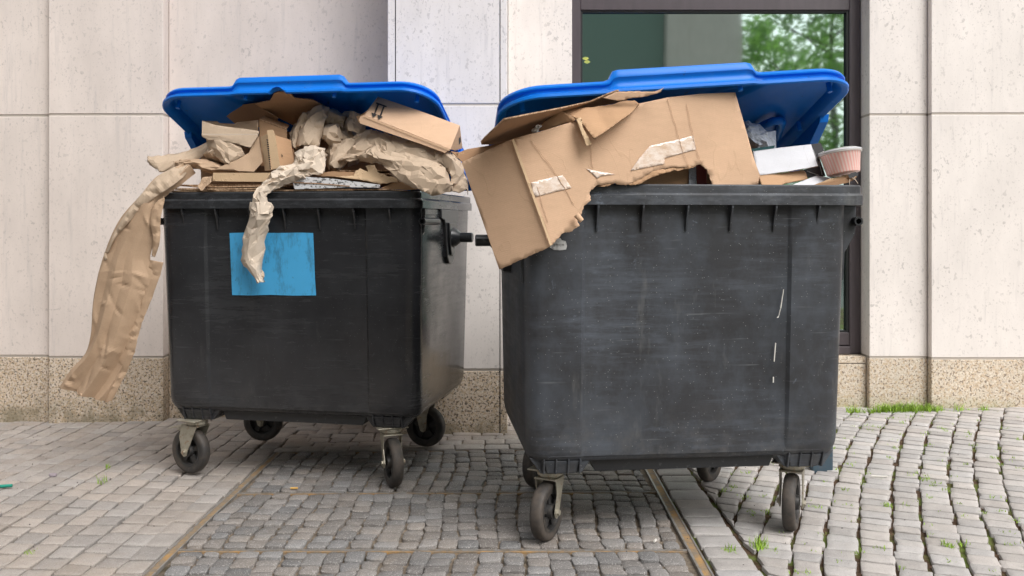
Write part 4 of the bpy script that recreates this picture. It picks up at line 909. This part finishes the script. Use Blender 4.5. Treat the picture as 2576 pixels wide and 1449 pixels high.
# printed and torn boards at the rim
board('printed_board', 'white board with smudged black print lying on the left bin rim', BL, c2((48, 1022), (400, 1045), (895, 1108), (890, 1136), (560, 1132), (420, 1140), (70, 1152), (50, 1080)), .012, 'print', .004, group=GL)
board('ply_edge', None, BL, c2((60, 1083), (300, 1092), (600, 1118), (600, 1126), (300, 1101), (60, 1091)), .009, 'card_dark', .002, parent=bpy.context.scene.objects[-1] if False else [x for x in bpy.data.objects if x.name.startswith('printed_board')][0])
board('cardboard_flap', 'torn tan cardboard flap with a ragged edge behind the printed board', BL, torn_line(c2((460, 1030), (640, 1022), (650, 985), (700, 948), (780, 985), (755, 930), (800, 915), (840, 918), (870, 985), (960, 1025), (1065, 1045), (1070, 1080), (900, 1100), (700, 1060)), 1.2, 5, 9), plane_off((960, 420, .06), (900, 440, .05), (930, 455, .035)), 'card_cream', .003, .003, 12, 3, 7)
board('cardboard_sheet', 'tan board slanting down beside the sagging kraft sheet at the rim', BL, c2((900, 1140), (1060, 1075), (1200, 1100), (1300, 1150), (1150, 1160)), .04, 'card_b')
# arrow box
e = empty('arrow_box', BL.W(1030, 370, .12)); tag(e, 'tan cardboard box printed with two arrows lying tilted under the left lid', 'box')
tl, tr_, br, bl = c2((870, 255), (1665, 535), (1575, 765), (740, 435)); pf = plane_off((*tl, .16), (*tr_, .10), (*bl, .08))
board('top_panel', None, BL, [tl, *c2((1270, 392)), tr_, br, *c2((1170, 602)), bl], pf, 'card', .004, .0018, 5, 12, 8, parent=e)
l2 = c2((740, 435), (1575, 765), (1520, 800), (1300, 718), (700, 515), (690, 480), (705, 448)); pf2 = plane_off((*bl, .08), (*br, pf(*br)), (*l2[4], .075))
board('side_panel', None, BL, l2, pf2, 'card', .004, parent=e)
ed = c2((1665, 535), (1690, 757), (1620, 778), (1575, 765)); board('end_panel', None, BL, ed, plane_off((*ed[0], pf(*ed[0])), (*ed[1], .20), (*ed[3], pf(*ed[3]))), 'card_b', .004, parent=e)
board('torn_end', None, BL, torn_line(c2((872, 262), (835, 330), (800, 375), (720, 425), (662, 447), (690, 512), (705, 450), (745, 437), (820, 385)), 1, 5, 2), .14, 'card_b', .004, parent=e)
board('edge_fold', None, BL, c2((740, 447), (1570, 775), (1566, 781), (738, 453)), lambda a, b: pf2(a, b) - .0045, 'card_cream', .001, parent=e)
mb = MB()
def ink(poly, k=0):
    q = c2(*poly); mb.add([tuple(BL.W(a, b, pf(a, b) - .006)) for a, b in q], [tuple(range(len(q)))])
ink([(860, 312), (959, 348), (956, 361), (856, 325)])
for dx, dy in ((0, 0), (55, 20)):
    ink([(869 + dx, 330 + dy), (884 + dx, 335 + dy), (848 + dx, 430 + dy), (833 + dx, 425 + dy)]); ink([(812 + dx, 410 + dy), (866 + dx, 431 + dy), (824 + dx, 460 + dy)])
mb.build('arrow_print', 'ink', e, world=True)
mb = MB(); q = c2((1655, 665), (1672, 640), (1676, 690), (1660, 722)); po = plane_off((*ed[0], pf(*ed[0])), (*ed[1], .20), (*ed[3], pf(*ed[3])))
mb.add([tuple(BL.W(a, b, po(a, b) - .006)) for a, b in q], [(0, 3, 2, 1)]); mb.build('square_print', 'ink', e, world=True)
# long hanging sheet over the left corner
e = empty('hanging_paper', BL.W(300, 800, -.02)); tag(e, 'very long brown kraft paper hanging down over the left corner of the left bin', 'paper')
paper('sheet', None, None, BL, [(455, 418, .04), (425, 428, .01), (390, 448, -.02), (355, 490, -.05), (300, 555, -.06), (262, 640, -.06), (240, 735, -.05), (230, 830, -.05), (212, 890, -.04), (178, 930, -.03), (152, 972, -.02)],
      [(492, 432, .05), (455, 462, .0), (418, 492, -.02), (395, 520, -.04), (398, 580, -.03), (378, 648, -.03), (392, 700, -.03), (362, 770, -.03), (335, 850, -.03), (305, 935, -.02), (268, 1012, -.02)], 'kraft_brown', 141, 130, 60, .0045, 5.0, .03, 2.6, .014, .004, parent=e, grid=True)
paper('torn_strip', None, None, BL, [(412, 492, -.045), (385, 520, -.06), (378, 560, -.062), (385, 600, -.06), (382, 640, -.05)], [(416, 500, -.05), (408, 530, -.06), (404, 565, -.055), (402, 610, -.05), (388, 650, -.045)], 'kraft_brown', 151, 30, 16, .002, 12, .006, parent=e, grid=True)
paper('side_fold', None, None, BL, [(366, 650, -.02), (362, 690, -.02), (345, 740, -.02), (322, 800, -.02), (300, 880, -.02), (282, 950, -.02), (262, 1012, -.02)], [(412, 660, -.03), (400, 700, -.03), (380, 755, -.03), (350, 835, -.03), (340, 880, -.03), (312, 950, -.02), (280, 1012, -.02)], 'kraft_brown', 161, 60, 16, .003, 10, .008, parent=e, grid=True)
paper('upper_edge', None, None, BL, [(470, 412, .03), (440, 420, .0), (400, 442, -.04), (362, 482, -.07), (318, 535, -.085), (285, 590, -.08), (262, 650, -.07)], [(478, 422, .03), (462, 445, .0), (425, 475, -.045), (385, 500, -.065), (335, 548, -.075), (292, 600, -.07), (264, 652, -.062)], 'kraft', 171, 60, 20, .004, 9, .012, parent=e, grid=True)

# ---- right bin: the huge torn box
e = empty('torn_box', BR.W(1500, 500, -.02)); tag(e, 'huge torn tan cardboard box jutting out of the right bin over its left corner', 'box')
fo = lambda px, py: -.055 + .00016 * (px - 1386) + .00008 * (617 - py)
poly = [(1290.7, 349), (1330, 338), (1355, 332), (1420, 312), (1500, 291), (1560, 273), (1610, 260), (1680, 245), (1760, 236), (1850, 232), (1862, 275), (1875, 320), (1895, 392), (1919, 462), (1905, 467), (1793, 468)]
poly += torn_line([(1793, 468), (1780, 430), (1763, 413), (1735, 421), (1690, 420), (1640, 432), (1600, 455), (1575, 466), (1540, 461), (1500, 467), (1483, 484), (1487, 503), (1468, 520), (1462, 540), (1450, 550)], 1.5, 4, 1)[1:-1]
poly += torn_line([(1450, 550), (1458, 568), (1435, 583), (1413, 588), (1405, 600), (1386.6, 617)], 1.4, 4, 2)
def fo2(px, py):
    t = sm((px - 1395) / 70) ; d = 0
    return fo(px, py)
front = board('front_panel', None, BR, poly, fo2, 'card', .005, .0016, 2.2, 203, 13, parent=e)
foe = plane_off((1290.7, 349, fo(1290.7, 349)), (1386.6, 617, fo(1386.6, 617)), (1161.5, 408, .025))
board('end_panel', None, BR, torn_line([(1161.5, 408), (1225, 378), (1290.7, 349)], .8, 8, 3)[:-1] + [(1290.7, 349), (1338, 482), (1386.6, 617), (1380, 622)] + torn_line([(1380, 622), (1320, 650), (1255.6, 677.4)], 1.2, 6, 5)[1:-1] + [(1255.6, 677.4), (1210, 545)], foe, 'card', .005, .0012, 2.4, 213, 13, parent=e)
q = [(1287, 352), (1293, 349), (1341, 482), (1389, 616), (1384, 618), (1335, 483)]
board('corner_fold', None, BR, q, lambda a, b: fo(a, b) - .0075, 'card_cream', .0015, parent=e)
board('inner_flap', None, BR, Cr(3, [(5, 605), (60, 612), (120, 590), (300, 560), (400, 530), (200, 620), (85, 678)]), plane_off((1140, 380, .06), (1161, 408, .03), (1290, 349, .03)), 'card_dark', .004, parent=e)
board('inner_flap', None, BR, Cr(3, [(50, 610), (165, 628), (185, 625), (90, 675), (60, 650)]), .045, 'card_b', .004, parent=e)
# raised top flaps of the box
sheet = board('top_flap', None, BR, Cr(3, [(213, 545), (240, 515), (370, 392), (520, 360), (760, 315), (960, 270), (1085, 215), (1140, 195), (1270, 190), (1200, 262), (1000, 300), (860, 330), (740, 370), (640, 440), (560, 500), (430, 525), (300, 560), (215, 560)]),
    plane_off((1213, 358, -.01), (1460, 262, -.03), (1400, 320, .26)), 'card_dark', .005, .003, 5, 221, 9, parent=e)  # darker card colour stands in for the shadow inside the box
board('flap_face', None, BR, torn_line(Cr(3, [(1040, 240), (1085, 222), (1140, 200), (1270, 195), (1330, 198), (1400, 197), (1458, 172), (1435, 203), (1330, 232), (1250, 240), (1150, 262)]), 1, 6, 8), plane_off((1530, 232, -.035), (1667, 223, -.04), (1560, 260, -.03)), 'card', .004, .002, 6, 7, 7, parent=e)
board('bent_flap', None, BR, torn_line(Cr(3, [(760, 328), (880, 312), (1100, 288), (1180, 262), (1262, 257), (1293, 280), (1230, 345), (1120, 425), (1040, 480), (985, 517), (930, 450), (865, 385)]), .8, 8, 4), plane_off((1400, 280, .0), (1610, 255, .0), (1495, 348, -.10)), 'card_b', .005, .007, 7, 231, 7, parent=e)
board('bent_flap', None, BR, torn_line(Cr(3, [(560, 475), (640, 405), (745, 337), (765, 335), (865, 388), (840, 405), (740, 430), (640, 462)]), 1, 7, 6), plane_off((1335, 330, .04), (1410, 285, -.02), (1440, 300, -.03)), 'card_b', .005, .003, 8, 12, 8, parent=e)
board('torn_strip', None, BR, torn_line(Cr(3, [(862, 385), (895, 375), (905, 440), (940, 500), (967, 556), (930, 570), (905, 500), (880, 440)]), .8, 6, 7), plane_off((1445, 290, -.05), (1470, 290, -.05), (1480, 365, -.075)), 'card_cream', .003, .004, 14, 15, 5, parent=e)
# curl of torn ply on the lower edge
p0, p1 = BR.W(1450, 540, -.065), BR.W(1464, 556, -.07)
mb = MB(); mb.tube([p0, p1], [.011, .008], 14); autosmooth(mb.build('torn_curl', 'card', e, world=True), 50)
# torn inner ply below the long tear
board('torn_ply', None, BR, torn_line([(1500, 468), (1545, 452), (1620, 434), (1700, 420), (1765, 410), (1735, 424), (1690, 430), (1650, 442), (1612, 462), (1590, 466), (1560, 458), (1520, 470)], 2, 4, 12), lambda a, b: fo(a, b) + .002, 'card_b', .003, .004, 14, 6, 6, parent=e)
# tape, plus one painted shine in the same material
def tape(pts, off): return board('tape', None, BR, torn_line(pts + [pts[0]], .4, 6, 3)[:-1], off, 'tape', .0006, .0016, 2.2, 203, 7, parent=e, edge='tape')
tape([(1336, 459), (1375, 449), (1415, 440), (1428, 458), (1438, 472), (1390, 484), (1347, 495), (1340, 484)], lambda a, b: fo(a, b) - .0028)
tape([(1636, 366), (1707, 351), (1745, 340), (1751, 376), (1719, 384), (1672, 398), (1672, 412), (1603, 426), (1586, 430), (1609, 397)], lambda a, b: fo(a, b) - .0028)
tape([(1474, 424), (1500, 430), (1549, 438), (1512, 442), (1503, 449), (1490, 436)], lambda a, b: fo(a, b) - .0028)  # shine in the middle of the panel, painted as a pale patch
# faint crease ridges on the front panel
for pts in ([(1335, 352), (1395, 430), (1445, 515)], [(1352, 470), (1378, 560)], [(1680, 248), (1712, 360), (1735, 425)], [(1728, 262), (1745, 350), (1765, 412)], [(1485, 362), (1492, 425)]):
    pp_ = torn_line(pts, 1.2, 12, 5); mb = MB(); mb.tube([BR.W(a, b, fo(a, b) - .0045) for a, b in pp_], .0008, 6); mb.build('crease', 'card', e, world=True, smooth=True)
# grey wool between the flaps
wad('dust_fluff', 'small grey tuft of fluff caught under the bent flap of the torn box', BR, [(*Cr(3, [(590, 455)])[0], -.03, 13, 9, .018, .5)], 'label', 301, .006, 40, group=None)
# ---- inside the hole and right side
board('carton', 'brown carton seen through the hole of the torn box', BR, [(1560, 470), (1562, 440), (1640, 420), (1735, 405), (1740, 475), (1560, 480)], .10, 'card_b', .004, cat='box')
board('plastic_wrap', 'white plastic edge beside the brown carton in the hole', BR, [(1733, 412), (1750, 405), (1752, 475), (1733, 475)], .09, 'bag', .002, .004, 12, 5, 6, cat='plastic', edge='bag')
board('printed_packet', 'dark red printed packet in the hole of the torn box', BR, [(1750, 405), (1776, 405), (1778, 475), (1752, 475)], .11, 'redpaper', .003, .006, 10, 8, 6, cat='packet', edge='label')
board('cardboard_sheet', 'brown board standing right of the red packet', BR, [(1774, 405), (1800, 405), (1802, 475), (1776, 475)], .12, 'card_dark')
wad('plastic_bag', 'white crumpled plastic bag under the right lid beside the torn box', BR, [(*Cr(4, [(860, 650)])[0], .30, 55, 42, .10, -.5)], 'bag', 311, .010, 14, group=GRP)
board('teal_card', 'thin dark teal card under the plastic bag', BR, Cr(4, [(840, 715), (1035, 686), (1025, 712), (1000, 730), (850, 740)]), .2, 'teal', .004, cat='card', edge='teal')
board('white_board', 'clean white cardboard panel standing at the right of the torn box', BR, Cr(4, [(855, 735), (1100, 702), (1335, 677), (1392, 858), (1150, 900), (900, 936), (870, 840)]), plane_off((1895, 378, .10), (2045, 362, .12), (1912, 440, .06)), 'card_white', .004, .002, 5, 5, 9, group=GRP)
e2 = board('dark_box', 'dark grey glossy box between the white board and the pink bowl', BR, Cr(4, [(1335, 676), (1415, 665), (1440, 730), (1400, 780), (1455, 940), (1300, 955), (1280, 885), (1392, 858)]), .13, 'darkbox', .006, cat='box', edge='darkbox')
mb = MB()
for a, b in (((1392, 760), (1440, 735)), ((1400, 820), (1425, 930)), ((1300, 900), (1400, 935)), ((1350, 720), (1400, 860))):
    mb.tube([BR.W(*Cr(4, [a])[0], .126), BR.W(*Cr(4, [b])[0], .126)], .0015, 6)
mb.build('edge_seam', 'label', e2, world=True)
board('cardboard_flap', 'tan folded flap lying under the white board', BR, Cr(4, [(905, 936), (1100, 915), (1272, 888), (1295, 915), (1308, 965), (1120, 1000), (1060, 1030), (930, 1030)]), plane_off((1915, 440, .05), (2020, 425, .12), (1930, 465, .03)), 'card_b', .004, .002, 6, 5, 8, group=GRP)
board('white_paper', 'white paper sheet lying on the right bin rim below the dark box', BR, Cr(4, [(1150, 1025), (1250, 985), (1380, 935), (1500, 955), (1400, 1000), (1330, 1028)]), plane_off((2000, 465, .03), (2060, 440, .12), (2080, 445, .12)), 'card_white', .002, .002, 8, 5, 7, cat='paper', edge='card_white')
# bundle of frayed cardboard strips pointing right
e = empty('cardboard_strips', BR.W(2080, 455, .04)); tag(e, 'bundle of frayed cardboard strips sticking out below the pink bowl', 'cardboard')
for k, (dy, mt) in enumerate(((0, 'card_cream'), (14, 'card_b'), (26, 'card_dark'))):
    board('strip', None, BR, torn_line(Cr(4, [(1330 - k * 20, 1028), (1480, 965 + dy), (1640, 925 + dy), (1700 - k * 8, 912 + dy), (1722 - k * 10, 935 + dy), (1650, 965 + dy), (1480, 1028)]), .7, 6, k), .05 - k * .012, mt, .004, parent=e)
board('frayed_end', None, BR, torn_line(Cr(4, [(1640, 928), (1700, 905), (1726, 918), (1722, 940), (1650, 958)]), 1.2, 3, 8), .018, 'darkbox', .003, parent=e)
mb = MB()
for a, b, c in (((1680, 960), (1700, 970), (1722, 1003)), ((1655, 965), (1650, 990), (1656, 1026)), ((1670, 955), (1690, 950), (1700, 962))):
    mb.tube([BR.W(*Cr(4, [p])[0], .02) for p in (a, b, c)], .0012, 6)
mb.build('loose_fibre', 'kraft_pale', e, world=True)
# pink paper bowl with its clear lid
cb = BR.W(2122, 437, .07); e = empty('paper_bowl', cb); tag(e, 'pink striped paper bowl with a clear plastic lid on the right bin', 'bowl'); e.rotation_euler = (R(-7), R(-7), 0)
s_ = cb.y / F
mb = MB(); mb.lathe([(.001, 0), (39 * s_, 0), (40 * s_, .002), (49 * s_, 52 * s_), (50.5 * s_, 53 * s_), (49 * s_, 54 * s_), (47 * s_, 51 * s_), (38 * s_, .006), (.001, .006)], 48); mb.build('bowl', 'pink', e, smooth=True)
mb = MB(); mb.lathe([(49.5 * s_, 49 * s_), (52.5 * s_, 49.5 * s_), (53 * s_, 51 * s_), (52.5 * s_, 56 * s_), (50 * s_, 58 * s_), (44 * s_, 58.5 * s_), (43 * s_, 61 * s_), (20 * s_, 62 * s_), (.001, 62 * s_)], 48); mb.build('bowl_lid', 'clear', e, smooth=True)
mb = MB(); mb.lathe([(50.8 * s_, 53 * s_), (53.4 * s_, 54 * s_), (53.4 * s_, 56 * s_), (50.8 * s_, 57 * s_)], 48); mb.build('lid_rim', 'card_white', e, smooth=True)

# ================================================================ small things on the ground
mb = MB(); mb.box(1.318, 1.412, 3.93, 4.0, -.02, .88, .006); tag(mb.build('post', 'post', None, world=True), 'blue grey painted steel post behind the right bin', 'post')
rg = random.Random(8)
def tuft(name, label, blades, kind=None, cat='grass', group=None):
    Vn, Fn = [], []
    for (x, y, h, lean) in blades:
        a = rg.uniform(0, 6.28); wv = Vector((math.cos(a), math.sin(a), 0)) * rg.uniform(.0012, .0024); b = rg.uniform(0, 6.28); d = Vector((math.cos(b), math.sin(b), 0)) * lean
        z = gz(x, y) - .004; p = Vector((x, y, z)); q = p + d * .35 + Vector((0, 0, h * .6)); r_ = p + d + Vector((0, 0, h)); n_ = len(Vn)
        Vn += [p - wv, p + wv, q + wv * .8, q - wv * .8, r_]; Fn += [(n_, n_ + 1, n_ + 2, n_ + 3), (n_ + 3, n_ + 2, n_ + 4)]
    o = objw(name, Vn, Fn, 'grass')
    if kind: o['kind'] = kind; tag(o, label, cat)
    else: tag(o, label, cat, group)
def gx(px, yy): return (px - CX) / F * yy
bl_ = []
for px, wd, n_, h in ((2152, 16, 130, .045), (2200, 12, 90, .035), (2240, 30, 420, .055), (2285, 32, 460, .06), (2330, 22, 260, .05), (2362, 12, 120, .04), (2480, 12, 60, .035), (2415, 6, 30, .06), (2180, 30, 60, .02), (2440, 60, 90, .018)):
    for k in range(int(n_ * .6)):
        x = gx(px + rg.gauss(0, wd * .6), 5.0); y = 5.04 - abs(rg.gauss(0, .022)); hh = h * rg.uniform(.4, 1.1); bl_.append((x, y, hh, rg.uniform(.2, .9) * hh))
tuft('wall_grass', 'bright green grass growing along the foot of the right wall', bl_, 'stuff')
bl_ = []
for k in range(330):
    while True:
        x = rg.uniform(.85, 2.9); y = rg.uniform(2.7, 4.95); r_ = (C0 - Vector((x, y))).length; break
    cl = rg.choice((4, 6, 10, 14))
    for j in range(cl): bl_.append((x + rg.gauss(0, .010), y + rg.gauss(0, .010), rg.uniform(.006, .018), rg.uniform(.002, .012)))
tuft('joint_grass', 'short moss and grass growing in the joints of the right paving', bl_, 'stuff')
for i, (px, py, n_, h, lab) in enumerate(((1911, 1378, 60, .045, 'tall green grass tuft between pale setts near the bottom of the photo'), (1838, 1385, 40, .025, 'low green weed beside the channel in front of the right bin'), (258, 1210, 14, .05, 'single green weed sprig left of the front wheel of the left bin'), (268, 1170, 12, .03, 'thin grass wisp in the left paving nearer the wall'), (75, 1390, 40, .012, 'yellow green moss patch at the bottom left corner'), (2232, 1275, 40, .02, 'small grass tuft in a joint right of the right front wheel'), (2385, 1375, 40, .022, 'small grass tuft in a joint near the bottom right corner'))):
    Y = H * F / (py - CY); x = gx(px, Y)
    tuft('grass_tuft', lab, [(x + rg.gauss(0, .01), Y + rg.gauss(0, .012), h * rg.uniform(.4, 1.1), rg.uniform(.1, .6) * h) for _ in range(n_)], None, 'weed')
def on_ground(px, py): Y = H * F / (py - CY); return gx(px, Y), Y
def litter(name, label, cat, px, py, L_, r_, yaw, mat, sx=1):
    x, y = on_ground(px, py); d = Vector((math.cos(yaw), math.sin(yaw), 0)) * L_ / 2; c = Vector((x, y, gz(x, y) + r_ + .003))
    mb = MB(); mb.tube([c - d, c - d * .96, c + d * .96, c + d], [r_ * .8, r_, r_, r_ * .8], 12); tag(mb.build(name, mat, None, world=True, smooth=False), label, cat)
M['butt'] = Mat('cigarette_filter', (.62, .36, .10), .8).m; M['green_plastic'] = Mat('green_plastic', (.02, .25, .18), .3).m; M['foil'] = Mat('foil', (.35, .3, .33), .25).m
litter('cigarette_end', 'orange cigarette end on the joint of the shaft cover', 'cigarette', 740, 1230, .03, .004, .1, 'butt')
litter('cigarette_end', 'white cigarette end on the channel right of the left front wheel', 'cigarette', 1648, 1373 - 8, .02, .004, 1.2, 'white')
litter('paper_stick', 'thin white paper stick on the pale setts right of the right bin', 'litter', 2212, 1207, .07, .003, -.1, 'white')
litter('lighter', 'green plastic lighter lying at the left edge of the photo', 'lighter', 8, 1223, .07, .007, .25, 'green_plastic')
x, y = on_ground(133, 1190); mb = MB(); mb.loft([[(x + .016 * s_ * math.cos(t), y + .012 * s_ * math.sin(t), gz(x, y) + z) for t in [k * math.pi / 9 for k in range(18)]] for s_, z in ((1, .002), (1.05, .006), (1, .012), (.7, .014))], True, True)
tag(mb.build('bottle_cap', 'foil', None, world=True), 'crushed metal bottle cap on the left paving', 'bottle cap')

# grit and crumbs scattered over the paving
mb = MB(); rg = random.Random(77)
for k in range(420):
    x = rg.uniform(-2.6, 2.9); y = rg.uniform(2.7, 4.9); q = rg.uniform(.0012, .0038); z = gz(x, y) + q * .4
    V_ = [(x + q * a * rg.uniform(.6, 1.2), y + q * b * rg.uniform(.6, 1.2), z + q * c * rg.uniform(.6, 1)) for a, b, c in ((1, 0, 0), (0, 1, 0), (-1, 0, 0), (0, -1, 0), (0, 0, 1), (0, 0, -1))]
    mb.add(V_, [(0, 1, 4), (1, 2, 4), (2, 3, 4), (3, 0, 4), (1, 0, 5), (2, 1, 5), (3, 2, 5), (0, 3, 5)])
M['grit'] = Mat('grit', (.09, .08, .075), .9).m
o = mb.build('grit', 'grit', None, world=True); tag(o, 'dark grit and crumbs scattered over the paving', 'grit', None, 'stuff')
